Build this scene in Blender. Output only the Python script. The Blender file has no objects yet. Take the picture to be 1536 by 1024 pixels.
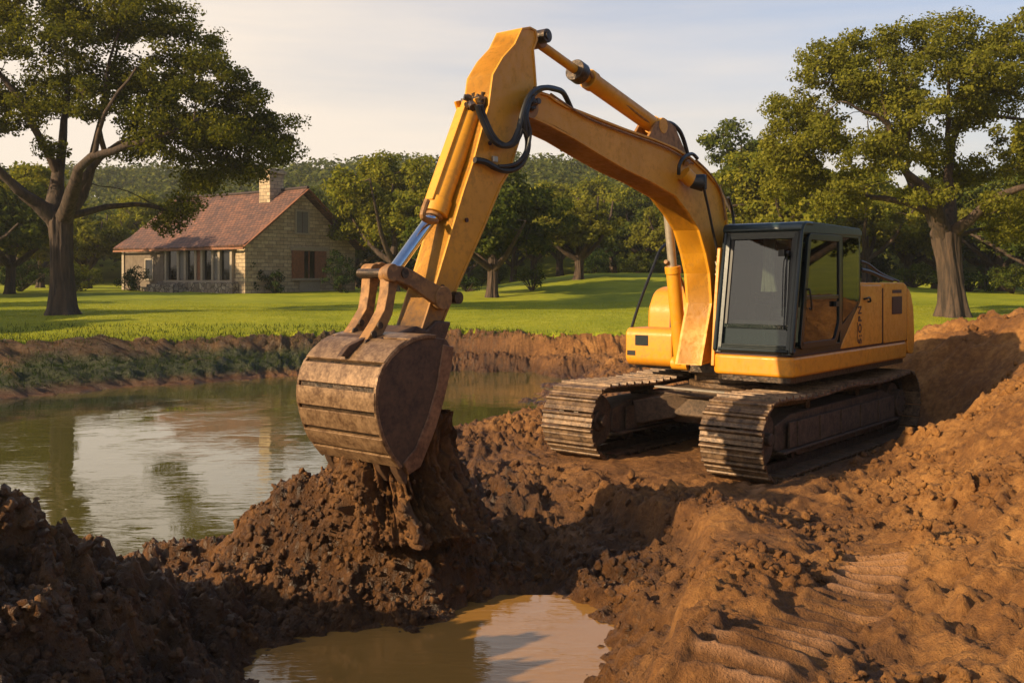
import bpy, bmesh, math, random
import numpy as np
from mathutils import Vector, Matrix
R = math.radians
random.seed(7); rng = np.random.default_rng(7)
S = bpy.context.scene
COL = S.collection

# ------------------------------------------------------------------ camera, sky, sun
CAMZ = 2.42; FPX = 1500.0; HX, HY = 768.0, 415.0
cam_d = bpy.data.cameras.new("camera"); cam = bpy.data.objects.new("camera", cam_d); COL.objects.link(cam)
cam.location = (0, 0, CAMZ); cam.rotation_euler = (R(90), 0, 0)
cam_d.sensor_width = 36; cam_d.lens = 36 * FPX / 1536; cam_d.shift_y = -97 / 1536
cam_d.clip_start = 0.1; cam_d.clip_end = 3000
S.camera = cam
SUN_A, SUN_E = R(211), R(23)          # direction towards the sun: angle in the ground plane from +X, elevation
sd = Vector((math.cos(SUN_A) * math.cos(SUN_E), math.sin(SUN_A) * math.cos(SUN_E), math.sin(SUN_E)))
sl = bpy.data.lights.new("sun", 'SUN'); sl.energy = 5.0; sl.angle = R(0.6); sl.color = (1.0, 0.76, 0.46)
so = bpy.data.objects.new("sun", sl); COL.objects.link(so); so.rotation_euler = sd.to_track_quat('Z', 'Y').to_euler()
W = bpy.data.worlds.new("World"); S.world = W; W.use_nodes = True
nt = W.node_tree; nt.nodes.clear()
wo = nt.nodes.new('ShaderNodeOutputWorld'); bg = nt.nodes.new('ShaderNodeBackground'); nt.links.new(bg.outputs[0], wo.inputs[0])
sky = nt.nodes.new('ShaderNodeTexSky'); sky.sky_type = 'NISHITA'; sky.sun_disc = False
sky.sun_elevation = SUN_E; sky.sun_rotation = math.atan2(sd.x, sd.y)
sky.air_density = 1.0; sky.dust_density = 4.0; sky.ozone_density = 1.2; sky.altitude = 100
tc = nt.nodes.new('ShaderNodeTexCoord'); mp = nt.nodes.new('ShaderNodeMapping'); mp.inputs['Scale'].default_value = (1.3, 1.3, 11)
ns = nt.nodes.new('ShaderNodeTexNoise'); ns.inputs['Scale'].default_value = 1.7; ns.inputs['Detail'].default_value = 6; ns.inputs['Roughness'].default_value = .55
nt.links.new(tc.outputs['Generated'], mp.inputs[0]); nt.links.new(mp.outputs[0], ns.inputs[0])
def _m(op, a, b, clamp=False):
    n = nt.nodes.new('ShaderNodeMath'); n.operation = op; n.use_clamp = clamp
    for i, x in ((0, a), (1, b)):
        if isinstance(x, (int, float)): n.inputs[i].default_value = x
        else: nt.links.new(x, n.inputs[i])
    return n.outputs[0]
sp_ = nt.nodes.new('ShaderNodeSeparateXYZ'); nt.links.new(tc.outputs['Generated'], sp_.inputs[0])
veil = _m('SUBTRACT', 1.12, _m('MULTIPLY', sp_.outputs['Z'], 1.9)); veil = _m('SUBTRACT', veil, _m('MULTIPLY', sp_.outputs['X'], .85))   # thin high cloud, thicker low down and towards the sun
veil = _m('ADD', veil, _m('MULTIPLY', _m('SUBTRACT', ns.outputs[0], .5), .9), True); veil = _m('MULTIPLY', veil, .92)
mx = nt.nodes.new('ShaderNodeMixRGB'); mx.inputs['Color2'].default_value = (9.0, 7.7, 6.3, 1)
hs = nt.nodes.new('ShaderNodeMixRGB'); hs.blend_type = 'MULTIPLY'; hs.inputs['Fac'].default_value = 1; hs.inputs['Color2'].default_value = (1.15, 1.35, 1.6, 1)
nt.links.new(sky.outputs[0], hs.inputs['Color1'])
nt.links.new(veil, mx.inputs['Fac']); nt.links.new(hs.outputs[0], mx.inputs['Color1']); nt.links.new(mx.outputs[0], bg.inputs[0])
bg.inputs[1].default_value = 0.073
S.view_settings.view_transform = 'Standard'; S.view_settings.look = 'None'; S.view_settings.exposure = 0.75; S.view_settings.gamma = 1
S.render.engine = 'CYCLES'
cy = S.cycles; cy.max_bounces = 6; cy.transparent_max_bounces = 6; cy.diffuse_bounces = 3; cy.glossy_bounces = 3; cy.transmission_bounces = 4
cy.caustics_reflective = False; cy.caustics_refractive = False; cy.sample_clamp_indirect = 4; cy.use_denoising = True

# ------------------------------------------------------------------ helpers
def at(px, py, Y):
    return Vector(((px - HX) / FPX * Y, Y, CAMZ - (py - HY) / FPX * Y))
def link(o, parent=None):
    COL.objects.link(o)
    if parent: o.parent = parent
    return o
def tag(o, label=None, cat=None, group=None, kind=None):
    if label: o['label'] = label
    if cat: o['category'] = cat
    if group: o['group'] = group
    if kind: o['kind'] = kind
    return o
def empty(name, loc=(0, 0, 0), rz=0):
    o = bpy.data.objects.new(name, None); o.location = loc; o.rotation_euler = (0, 0, rz); o.empty_display_size = .3
    return link(o)
def copy_tree(o, parent=None):
    c = o.copy(); COL.objects.link(c); c.parent = parent
    for ch in [x for x in COL.objects if x.parent == o]: copy_tree(ch, c)
    return c
def npmesh(name, V, Fc, mat, parent=None, smooth=False):
    V = np.asarray(V, dtype=np.float32); Fc = np.asarray(Fc, dtype=np.int32)
    me = bpy.data.meshes.new(name); k = Fc.shape[1]
    me.vertices.add(len(V)); me.vertices.foreach_set('co', V.ravel())
    me.loops.add(Fc.size); me.loops.foreach_set('vertex_index', Fc.ravel())
    me.polygons.add(len(Fc)); me.polygons.foreach_set('loop_start', np.arange(0, Fc.size, k, dtype=np.int32))
    me.polygons.foreach_set('use_smooth', np.full(len(Fc), smooth, dtype=bool))
    me.update(calc_edges=True)
    if mat: me.materials.append(mat)
    return link(bpy.data.objects.new(name, me), parent)
class MB:
    """collects shapes into one mesh"""
    def __init__(s): s.v = []; s.f = []
    def add(s, vs, fs):
        b = len(s.v); s.v += [tuple(v) for v in vs]; s.f += [tuple(i + b for i in f) for f in fs]; return s
    def box(s, a, b, M=None):
        (x0, y0, z0), (x1, y1, z1) = a, b
        vs = [Vector(p) for p in [(x0,y0,z0),(x1,y0,z0),(x1,y1,z0),(x0,y1,z0),(x0,y0,z1),(x1,y0,z1),(x1,y1,z1),(x0,y1,z1)]]
        if M: vs = [M @ v for v in vs]
        return s.add(vs, [(3,2,1,0),(4,5,6,7),(0,1,5,4),(1,2,6,5),(2,3,7,6),(3,0,4,7)])
    def prism(s, pts, y0, y1):               # outline in (x, z), extruded along y
        n = len(pts); ar = sum(pts[i][0]*pts[(i+1)%n][1]-pts[(i+1)%n][0]*pts[i][1] for i in range(n))
        if ar < 0: pts = pts[::-1]
        vs = [(p[0], y0, p[1]) for p in pts] + [(p[0], y1, p[1]) for p in pts]
        return s.add(vs, [tuple(range(n)), tuple(range(2*n-1, n-1, -1))] + [(i, i+n, (i+1)%n+n, (i+1)%n) for i in range(n)])
    def plan(s, pts, z0, z1):                # outline in (x, y), extruded along z
        n = len(pts); ar = sum(pts[i][0]*pts[(i+1)%n][1]-pts[(i+1)%n][0]*pts[i][1] for i in range(n))
        if ar < 0: pts = pts[::-1]
        vs = [(p[0], p[1], z0) for p in pts] + [(p[0], p[1], z1) for p in pts]
        return s.add(vs, [tuple(range(n-1, -1, -1)), tuple(range(n, 2*n))] + [(i, (i+1)%n, (i+1)%n+n, i+n) for i in range(n)])
    def cyl(s, p, q, r, r2=None, n=20, cap=True):
        p, q = Vector(p), Vector(q); r2 = r if r2 is None else r2
        d = (q - p).normalized(); a = d.orthogonal().normalized(); b = d.cross(a)
        vs = [p + (a*math.cos(t) + b*math.sin(t))*r for t in [2*math.pi*i/n for i in range(n)]] + \
             [q + (a*math.cos(t) + b*math.sin(t))*r2 for t in [2*math.pi*i/n for i in range(n)]]
        fs = [(i, (i+1)%n, (i+1)%n+n, i+n) for i in range(n)]
        if cap: fs += [tuple(range(n-1, -1, -1)), tuple(range(n, 2*n))]
        return s.add(vs, fs)
    def beam(s, p, q, w, h, up=(0, 0, 1)):   # rectangular bar from p to q
        p, q = Vector(p), Vector(q); d = (q - p).normalized(); a = d.cross(Vector(up)).normalized(); b = a.cross(d)
        vs = [c + a*sx*w/2 + b*sy*h/2 for c in (p, q) for sx, sy in ((-1,-1),(1,-1),(1,1),(-1,1))]
        return s.add(vs, [(3,2,1,0),(4,5,6,7),(0,1,5,4),(1,2,6,5),(2,3,7,6),(3,0,4,7)])
    def tube(s, pts, r, n=8, sub=4):
        pts = [Vector(p) for p in pts]; rs = r if isinstance(r, (list, tuple)) else [r]*len(pts)
        P, Q = [], []
        if sub > 1 and len(pts) > 2:
            for i in range(len(pts)-1):
                p0, p1, p2, p3 = pts[max(i-1,0)], pts[i], pts[i+1], pts[min(i+2,len(pts)-1)]
                for k in range(sub):
                    t = k/sub
                    P.append(.5*((2*p1)+(p2-p0)*t+(2*p0-5*p1+4*p2-p3)*t*t+(3*p1-p0-3*p2+p3)*t**3)); Q.append(rs[i]*(1-t)+rs[i+1]*t)
            P.append(pts[-1]); Q.append(rs[-1])
        else: P, Q = pts, rs
        vs = []; a = None
        for i, p in enumerate(P):
            d = (P[min(i+1,len(P)-1)] - P[max(i-1,0)]).normalized()
            a = d.orthogonal().normalized() if a is None else (a - d*a.dot(d)).normalized()
            b = d.cross(a)
            vs += [p + (a*math.cos(2*math.pi*j/n) + b*math.sin(2*math.pi*j/n))*Q[i] for j in range(n)]
        fs = [(i*n+j, i*n+(j+1)%n, (i+1)*n+(j+1)%n, (i+1)*n+j) for i in range(len(P)-1) for j in range(n)]
        fs += [tuple(range(n-1, -1, -1)), tuple(range((len(P)-1)*n, len(P)*n))]
        return s.add(vs, fs)
    def loop(s, pts, th, y0, y1, closed=True):   # a plate of thickness th following an outline (x, z), inside it
        n = len(pts); ar = sum(pts[i][0]*pts[(i+1)%n][1]-pts[(i+1)%n][0]*pts[i][1] for i in range(n)); sg = 1 if ar > 0 else -1
        inn = []
        for i in range(n):
            a = Vector(pts[i-1] if closed or i else pts[i]); b = Vector(pts[i]); c = Vector(pts[(i+1)%n] if closed or i < n-1 else pts[i])
            n1 = Vector((-(b-a).y, (b-a).x)); n2 = Vector((-(c-b).y, (c-b).x))
            n1 = n1.normalized() if n1.length else Vector((0, 0)); n2 = n2.normalized() if n2.length else Vector((0, 0))
            m = (n1+n2).normalized(); k = max(.5, m.dot(n1 if n1.length else n2)); inn.append(b + m*sg*th/k)
        m = n if closed else n-1
        for i in range(m):
            j = (i+1) % n
            q = [pts[i], pts[j], inn[j], inn[i]]
            s.add([(p[0], y, p[1]) for y in (y0, y1) for p in q], [(0,1,2,3),(7,6,5,4),(0,4,5,1),(1,5,6,2),(2,6,7,3),(3,7,4,0)])
        return s
    def build(s, name, mat, parent=None, bev=0, smooth=False, seg=2):
        me = bpy.data.meshes.new(name); me.from_pydata(s.v, [], s.f)
        bm = bmesh.new(); bm.from_mesh(me); bmesh.ops.remove_doubles(bm, verts=bm.verts, dist=1e-5)
        bmesh.ops.recalc_face_normals(bm, faces=bm.faces); bm.to_mesh(me); bm.free()
        if mat: me.materials.append(mat)
        if smooth or bev:
            me.polygons.foreach_set('use_smooth', [True]*len(me.polygons)); me.set_sharp_from_angle(angle=R(35))
        o = link(bpy.data.objects.new(name, me), parent)
        if bev:
            m = o.modifiers.new('bevel', 'BEVEL'); m.width = bev; m.segments = seg; m.limit_method = 'ANGLE'; m.angle_limit = R(30)
            m.harden_normals = True
        return o

# ------------------------------------------------------------------ noise in numpy
def _h(ix, iy, s):
    n = (ix.astype(np.int64)*374761393 + iy.astype(np.int64)*668265263 + s*1442695041) & 0xFFFFFFFF
    n = ((n ^ (n >> 13)) * 1274126177) & 0xFFFFFFFF
    n = ((n ^ (n >> 16)) * 2246822519) & 0xFFFFFFFF
    return ((n ^ (n >> 15)) & 0xFFFFFF) / float(0xFFFFFF)
def vnoise(x, y, s=0):
    ix, iy = np.floor(x), np.floor(y); fx, fy = x-ix, y-iy
    fx = fx*fx*fx*(fx*(fx*6-15)+10); fy = fy*fy*fy*(fy*(fy*6-15)+10)
    a, b, c, d = _h(ix, iy, s), _h(ix+1, iy, s), _h(ix, iy+1, s), _h(ix+1, iy+1, s)
    return (a*(1-fx)+b*fx)*(1-fy)+(c*(1-fx)+d*fx)*fy
def fbm(x, y, s=0, o=4, g=.5):
    t = 0; a = 1; m = 0
    for k in range(o):
        t = t + a*(vnoise(x*2**k+k*17.3, y*2**k-k*9.1, s+k)-.5)*2; m += a; a *= g
    return t/m
def cell(x, y, s=0):                       # distance to the nearest jittered cell point
    ix, iy = np.floor(x), np.floor(y); d = np.full(np.shape(x), 9.)
    for i in (-1, 0, 1):
        for j in (-1, 0, 1):
            cx, cy = ix+i, iy+j
            dx = cx+_h(cx, cy, s)-x; dy = cy+_h(cx, cy, s+5)-y
            d = np.minimum(d, dx*dx+dy*dy)
    return np.sqrt(d)
def sstep(a, b, x):
    t = np.clip((x-a)/(b-a), 0, 1); return t*t*(3-2*t)

# ------------------------------------------------------------------ materials
def newmat(name):
    m = bpy.data.materials.new(name); m.use_nodes = True; t = m.node_tree
    return m, t, t.nodes['Principled BSDF']
def nz(t, scale, detail=4, rough=.55, coord='Object', stretch=None, dist=0):
    c = t.nodes.new('ShaderNodeTexCoord'); n = t.nodes.new('ShaderNodeTexNoise')
    n.inputs['Scale'].default_value = scale; n.inputs['Detail'].default_value = detail; n.inputs['Roughness'].default_value = rough; n.inputs['Distortion'].default_value = dist
    if stretch:
        mp = t.nodes.new('ShaderNodeMapping'); mp.inputs['Scale'].default_value = stretch
        t.links.new(c.outputs[coord], mp.inputs[0]); t.links.new(mp.outputs[0], n.inputs[0])
    else: t.links.new(c.outputs[coord], n.inputs[0])
    return n.outputs[0]
def ramp(t, fac, stops):
    r = t.nodes.new('ShaderNodeValToRGB'); e = r.color_ramp.elements
    while len(e) < len(stops): e.new(.5)
    for k, (p, c) in enumerate(stops):
        e[k].position = p; e[k].color = (*c, 1) if len(c) == 3 else c
    t.links.new(fac, r.inputs[0]); return r.outputs[0]
def mix(t, fac, a, b, mode='MIX'):
    m = t.nodes.new('ShaderNodeMixRGB'); m.blend_type = mode
    for i, x in ((0, fac), (1, a), (2, b)):
        if isinstance(x, (int, float)): m.inputs[i].default_value = x
        elif isinstance(x, tuple): m.inputs[i].default_value = (*x, 1)
        else: t.links.new(x, m.inputs[i])
    return m.outputs[0]
def math_(t, op, a, b=0.):
    m = t.nodes.new('ShaderNodeMath'); m.operation = op
    for i, x in ((0, a), (1, b)):
        if isinstance(x, (int, float)): m.inputs[i].default_value = x
        else: t.links.new(x, m.inputs[i])
    return m.outputs[0]
def bump(t, bsdf, h, st=.3, dist=.02):
    b = t.nodes.new('ShaderNodeBump'); b.inputs['Strength'].default_value = st; b.inputs['Distance'].default_value = dist
    t.links.new(h, b.inputs['Height']); t.links.new(b.outputs[0], bsdf.inputs['Normal']); return b
def g3(v): return (v, v, v)
def paint(name, col, dirt=(.12, .06, .025), amount=.5, rough=.42, metal=0., lowz=None):
    m, t, b = newmat(name)
    big = nz(t, 1.6, 6, .6); fine = nz(t, 14, 5, .65); streak = nz(t, 9, 4, .6, stretch=(1, 1, .12)); chips = nz(t, 38, 3, .6)
    c = mix(t, ramp(t, big, [(.35, g3(0)), (.7, g3(1))]), tuple(x*.86 for x in col), tuple(min(1, x*1.08) for x in col))
    c = mix(t, ramp(t, streak, [(.5, g3(0)), (.75, g3(.35*amount+.1))]), c, tuple(x*.55 for x in col))
    f = ramp(t, math_(t, 'MULTIPLY', fine, math_(t, 'ADD', big, .42)), [(.50-.1*amount, g3(0)), (.66-.1*amount, g3(amount*.8))])
    c = mix(t, f, c, dirt)
    c = mix(t, ramp(t, chips, [(.70, g3(0)), (.73, g3(.85))]), c, (.07, .03, .015))
    if lowz:
        g = t.nodes.new('ShaderNodeTexCoord'); sp = t.nodes.new('ShaderNodeSeparateXYZ'); t.links.new(g.outputs['Object'], sp.inputs[0])
        zz = math_(t, 'ADD', sp.outputs['Z'], math_(t, 'MULTIPLY', fine, .9))
        mr = t.nodes.new('ShaderNodeMapRange'); mr.inputs['From Min'].default_value = lowz[0]; mr.inputs['From Max'].default_value = lowz[1]
        mr.inputs['To Min'].default_value = 1; mr.inputs['To Max'].default_value = 0; t.links.new(zz, mr.inputs[0])
        c = mix(t, mr.outputs[0], c, dirt)
    t.links.new(c, b.inputs['Base Color'])
    t.links.new(ramp(t, fine, [(.3, g3(rough-.08)), (.7, g3(rough+.25))]), b.inputs['Roughness'])
    b.inputs['Metallic'].default_value = metal; bump(t, b, fine, .12, .01)
    return m
def mudmetal(name, a, c, rough=.55, metal=.3, bs=.35, sc=7):
    m, t, b = newmat(name)
    n1 = nz(t, sc, 7, .65); n2 = nz(t, sc*4, 4, .6)
    t.links.new(ramp(t, math_(t, 'ADD', math_(t, 'MULTIPLY', n1, .7), math_(t, 'MULTIPLY', n2, .3)), [(.38, a), (.62, c)]), b.inputs['Base Color'])
    b.inputs['Roughness'].default_value = rough; b.inputs['Metallic'].default_value = metal
    bump(t, b, n1, bs, .02); return m
def plain(name, col, rough=.5, metal=0., var=.15, bs=.1, sc=12):
    m, t, b = newmat(name); n = nz(t, sc, 5, .6)
    t.links.new(ramp(t, n, [(.3, tuple(x*(1-var) for x in col)), (.7, tuple(min(1, x*(1+var)) for x in col))]), b.inputs['Base Color'])
    b.inputs['Roughness'].default_value = rough; b.inputs['Metallic'].default_value = metal; bump(t, b, n, bs, .01); return m
M = {}
YEL = (.62, .268, .008)
M['yellow'] = paint('yellow_paint', YEL, amount=.28)
M['arm_yellow'] = paint('worn_yellow_paint', YEL, amount=.4, lowz=(2.35, 2.95))
M['link'] = paint('muddy_yellow_paint', (.30, .14, .035), amount=1.0, rough=.55)
M['orange'] = paint('orange_paint', (.64, .245, .010), amount=.32, rough=.36)
M['dkframe'] = plain('dark_teal_metal', (.006, .011, .012), .30, .1)
M['rubber'] = plain('black_rubber', (.012, .011, .010), .5)
M['black'] = plain('black_metal', (.012, .012, .012), .45, .3)
M['seam'] = plain('dark_red_seam', (.05, .012, .006), .6)
M['chrome'] = plain('chrome_rod', (.55, .58, .62), .18, 1.0, .1, .03)
M['pale_metal'] = plain('pale_worn_metal', (.42, .36, .28), .4, .6)
M['track'] = mudmetal('muddy_track_steel', (.045, .024, .012), (.19, .112, .056), .5, .25)
M['track_side'] = mudmetal('dried_mud_on_steel', (.040, .024, .013), (.11, .066, .036), .75, .1)
M['bucket'] = mudmetal('worn_bucket_steel', (.095, .048, .022), (.29, .175, .09), .42, .35, .2, 9)
M['bucket_dark'] = mudmetal('muddy_bucket_side', (.045, .023, .012), (.11, .056, .026), .6, .2)
M['grease'] = mudmetal('greasy_dark_steel', (.012, .009, .007), (.09, .055, .03), .35, .4, .5, 16)
def glassmat(name, tint, op=.25):
    m = bpy.data.materials.new(name); m.use_nodes = True; t = m.node_tree; t.nodes.clear()
    o = t.nodes.new('ShaderNodeOutputMaterial'); tr = t.nodes.new('ShaderNodeBsdfTransparent'); gl = t.nodes.new('ShaderNodeBsdfGlossy'); df = t.nodes.new('ShaderNodeBsdfDiffuse')
    tr.inputs[0].default_value = (*tint, 1); gl.inputs['Roughness'].default_value = .02; df.inputs[0].default_value = (.10, .10, .085, 1)
    fr = t.nodes.new('ShaderNodeFresnel'); fr.inputs[0].default_value = 1.6
    m1 = t.nodes.new('ShaderNodeMixShader'); m2 = t.nodes.new('ShaderNodeMixShader')
    n = nz(t, 5, 6, .7); t.links.new(ramp(t, n, [(.35, g3(op*.3)), (.75, g3(op))]), m1.inputs[0])
    t.links.new(tr.outputs[0], m1.inputs[1]); t.links.new(df.outputs[0], m1.inputs[2])
    f2 = math_(t, 'MINIMUM', math_(t, 'ADD', fr.outputs[0], .03), 1.)
    t.links.new(f2, m2.inputs[0]); t.links.new(m1.outputs[0], m2.inputs[1]); t.links.new(gl.outputs[0], m2.inputs[2]); t.links.new(m2.outputs[0], o.inputs[0])
    return m
M['glass'] = glassmat('dusty_cab_glass', (.30, .35, .32), .02)
M['darkglass'] = plain('dark_window_glass', (.008, .008, .007), .08, 0, .2, 0)
M['side_glass'] = glassmat('dark_side_glass', (.26, .30, .28), .05)
def leafmat(name, a, b_, c, tr=.35):
    m = bpy.data.materials.new(name); m.use_nodes = True; t = m.node_tree; t.nodes.clear()
    o = t.nodes.new('ShaderNodeOutputMaterial'); d = t.nodes.new('ShaderNodeBsdfDiffuse'); tl = t.nodes.new('ShaderNodeBsdfTranslucent'); ms = t.nodes.new('ShaderNodeMixShader')
    g = t.nodes.new('ShaderNodeNewGeometry'); n = nz(t, .5, 3, .5)
    f = math_(t, 'ADD', math_(t, 'MULTIPLY', g.outputs['Random Per Island'], .45), math_(t, 'MULTIPLY', n, .55))
    col = ramp(t, f, [(.22, a), (.5, b_), (.8, c)])
    t.links.new(col, d.inputs[0]); t.links.new(mix(t, 1., col, (1.6, 1.5, .6), 'MULTIPLY'), tl.inputs[0])
    ms.inputs[0].default_value = tr; t.links.new(d.outputs[0], ms.inputs[1]); t.links.new(tl.outputs[0], ms.inputs[2]); t.links.new(ms.outputs[0], o.inputs[0])
    return m
M['leaf_dark'] = leafmat('dark_oak_leaves', (.038, .045, .008), (.085, .092, .014), (.17, .16, .024), .5)
M['leaf_olive'] = leafmat('olive_green_leaves', (.07, .078, .012), (.145, .145, .020), (.25, .23, .034), .45)
M['leaf_lit'] = leafmat('yellow_green_leaves', (.08, .10, .012), (.17, .17, .020), (.28, .25, .032), .4)
M['leaf_mid'] = leafmat('mid_green_leaves', (.030, .046, .009), (.070, .088, .015), (.14, .145, .022), .35)
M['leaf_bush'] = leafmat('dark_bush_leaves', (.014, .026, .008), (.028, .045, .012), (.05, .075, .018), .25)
M['blade'] = leafmat('grass_blades', (.11, .14, .010), (.24, .26, .016), (.42, .38, .035), .5)
M['leaf_wood'] = leafmat('far_wood_leaves', (.030, .044, .010), (.068, .082, .017), (.15, .15, .030), .35)
def barkmat():
    m, t, b = newmat('bark'); n = nz(t, 2.4, 7, .7, stretch=(3, 3, .4)); n2 = nz(t, 1.2, 3)
    t.links.new(mix(t, n2, ramp(t, n, [(.40, (.014, .009, .006)), (.58, (.11, .066, .040))]), (.045, .030, .02)), b.inputs['Base Color'])
    b.inputs['Roughness'].default_value = .9; bump(t, b, n, .9, .06); return m
M['bark'] = barkmat()
def grassmat(name, blades=False):
    m, t, b = newmat(name)
    n1 = nz(t, .18, 4, .6); n2 = nz(t, 2.2, 5, .7, stretch=(.6, 1.6, 1)); n3 = nz(t, 26, 3, .7)
    c = ramp(t, math_(t, 'ADD', math_(t, 'MULTIPLY', n1, .45), math_(t, 'ADD', math_(t, 'MULTIPLY', n2, .35), math_(t, 'MULTIPLY', n3, .2))),
             [(.36, (.13, .16, .008)), (.5, (.26, .28, .014)), (.66, (.44, .40, .030))])
    t.links.new(c, b.inputs['Base Color']); b.inputs['Roughness'].default_value = .8; b.inputs['Specular IOR Level'].default_value = .15
    if not blades: bump(t, b, math_(t, 'ADD', n3, n2), .8, .06)
    return m
M['lawn'] = grassmat('mown_grass'); 
def dirtmat():
    m, t, b = newmat('dug_earth')
    n1 = nz(t, 1.3, 6, .65); n2 = nz(t, 11, 7, .7); n3 = nz(t, 60, 4, .7)
    at_ = t.nodes.new('ShaderNodeAttribute'); at_.attribute_name = 'wet'  # one mask for damp earth and the shade painted on the far bank
    wet = at_.outputs['Fac']
    n0 = nz(t, .38, 5, .6)
    f = math_(t, 'ADD', math_(t, 'MULTIPLY', n0, .35), math_(t, 'ADD', math_(t, 'MULTIPLY', n1, .30), math_(t, 'MULTIPLY', n2, .35)))
    dry = ramp(t, f, [(.38, (.10, .038, .010)), (.49, (.22, .092, .023)), (.60, (.42, .195, .052))])
    wt = ramp(t, f, [(.39, (.040, .017, .006)), (.50, (.098, .042, .013)), (.61, (.21, .092, .027))])
    c = mix(t, wet, dry, wt)
    at3 = t.nodes.new('ShaderNodeAttribute'); at3.attribute_name = 'press'; c = mix(t, math_(t, 'MULTIPLY', at3.outputs['Fac'], .7), c, (.46, .235, .11))
    at2 = t.nodes.new('ShaderNodeAttribute'); at2.attribute_name = 'turf'
    c = mix(t, math_(t, 'MULTIPLY', at2.outputs['Fac'], 1.), c, ramp(t, n2, [(.35, (.020, .024, .007)), (.65, (.055, .060, .013))]))
    t.links.new(c, b.inputs['Base Color'])
    t.links.new(ramp(t, wet, [(0., g3(.92)), (.75, g3(.62)), (1., g3(.30))]), b.inputs['Roughness'])
    b.inputs['Specular IOR Level'].default_value = .35
    bump(t, b, math_(t, 'ADD', n2, math_(t, 'MULTIPLY', n3, .6)), 1.0, .055); return m
M['dirt'] = dirtmat()
def watermat(name, deep, wave, st, rough=.02, ior=1.6):
    m, t, b = newmat(name)
    b.inputs['Base Color'].default_value = (*deep, 1); b.inputs['Roughness'].default_value = rough; b.inputs['IOR'].default_value = ior
    n1 = nz(t, wave, 3, .55, stretch=(.45, 1.5, 1), dist=.4); n2 = nz(t, wave*.22, 2, .5)
    h = math_(t, 'MULTIPLY', n1, ramp(t, n2, [(.38, g3(.12)), (.62, g3(1))]))
    b.inputs['Specular IOR Level'].default_value = .8
    bump(t, b, h, st, .02); return m
M['pond'] = watermat('pond_water', (.085, .075, .018), 5.0, .26)
M['puddle'] = watermat('muddy_water', (.30, .15, .035), 8, .34, .02, 1.38)
def stonemat():
    m, t, b = newmat('limestone_blocks')
    c = t.nodes.new('ShaderNodeTexCoord'); sp = t.nodes.new('ShaderNodeSeparateXYZ'); t.links.new(c.outputs['Object'], sp.inputs[0])
    cb = t.nodes.new('ShaderNodeCombineXYZ'); t.links.new(math_(t, 'ADD', sp.outputs['X'], sp.outputs['Y']), cb.inputs[0]); t.links.new(sp.outputs['Z'], cb.inputs[1])
    br = t.nodes.new('ShaderNodeTexBrick'); br.inputs['Scale'].default_value = 1.; br.inputs['Brick Width'].default_value = .62; br.inputs['Row Height'].default_value = .24
    br.inputs['Mortar Size'].default_value = .018; br.inputs['Color1'].default_value = (.52, .39, .24, 1); br.inputs['Color2'].default_value = (.32, .23, .14, 1); br.inputs['Mortar'].default_value = (.19, .15, .105, 1)
    br.inputs['Bias'].default_value = .0
    t.links.new(cb.outputs[0], br.inputs['Vector']); n = nz(t, 5, 5, .6)
    t.links.new(mix(t, .55, br.outputs[0], ramp(t, n, [(.3, g3(.45)), (.7, g3(1.25))]), 'MULTIPLY'), b.inputs['Base Color'])
    b.inputs['Roughness'].default_value = .9; bump(t, b, math_(t, 'ADD', math_(t, 'MULTIPLY', br.outputs['Fac'], -1.), n), .7, .04); return m
M['stone'] = stonemat()
def rubblemat():
    m, t, b = newmat('rubble_stone'); c = t.nodes.new('ShaderNodeTexCoord'); v = t.nodes.new('ShaderNodeTexVoronoi'); v.inputs['Scale'].default_value = 3.2
    t.links.new(c.outputs['Object'], v.inputs[0]); v2 = t.nodes.new('ShaderNodeTexVoronoi'); v2.feature = 'DISTANCE_TO_EDGE'; v2.inputs['Scale'].default_value = 3.2; t.links.new(c.outputs['Object'], v2.inputs[0])
    sp = t.nodes.new('ShaderNodeSeparateColor'); t.links.new(v.outputs['Color'], sp.inputs[0])
    col = ramp(t, sp.outputs[0], [(0., (.16, .12, .08)), (.5, (.27, .21, .15)), (1., (.38, .31, .22))])
    t.links.new(mix(t, ramp(t, v2.outputs['Distance'], [(.02, g3(1)), (.08, g3(0))]), col, (.07, .055, .04)), b.inputs['Base Color'])
    b.inputs['Roughness'].default_value = .9; bump(t, b, ramp(t, v2.outputs['Distance'], [(0, g3(0)), (.12, g3(1))]), .8, .06); return m
M['rubble'] = rubblemat()
def tilemat():
    m, t, b = newmat('clay_roof_tiles'); c = t.nodes.new('ShaderNodeUVMap')
    br = t.nodes.new('ShaderNodeTexBrick'); br.inputs['Scale'].default_value = 1.; br.inputs['Brick Width'].default_value = .34; br.inputs['Row Height'].default_value = .27
    br.inputs['Mortar Size'].default_value = .022; br.inputs['Color1'].default_value = (.20, .092, .056, 1); br.inputs['Color2'].default_value = (.095, .050, .038, 1); br.inputs['Mortar'].default_value = (.035, .02, .017, 1)
    t.links.new(c.outputs[0], br.inputs['Vector']); n = nz(t, .55, 5, .6)
    t.links.new(mix(t, .7, br.outputs[0], ramp(t, n, [(.3, (.62, .62, .72)), (.7, (1.25, 1.1, .95))]), 'MULTIPLY'), b.inputs['Base Color'])
    b.inputs['Roughness'].default_value = .8; bump(t, b, math_(t, 'MULTIPLY', br.outputs['Fac'], -1.), .9, .05); return m
M['tile'] = tilemat()
M['wood'] = plain('brown_shutter_wood', (.20, .075, .03), .65, 0, .35, .3, 6)
M['trim'] = plain('pale_weathered_wood', (.30, .24, .17), .7, 0, .2, .2)
M['greywood'] = plain('grey_shutter_wood', (.13, .115, .10), .7, 0, .2, .2)
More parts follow.
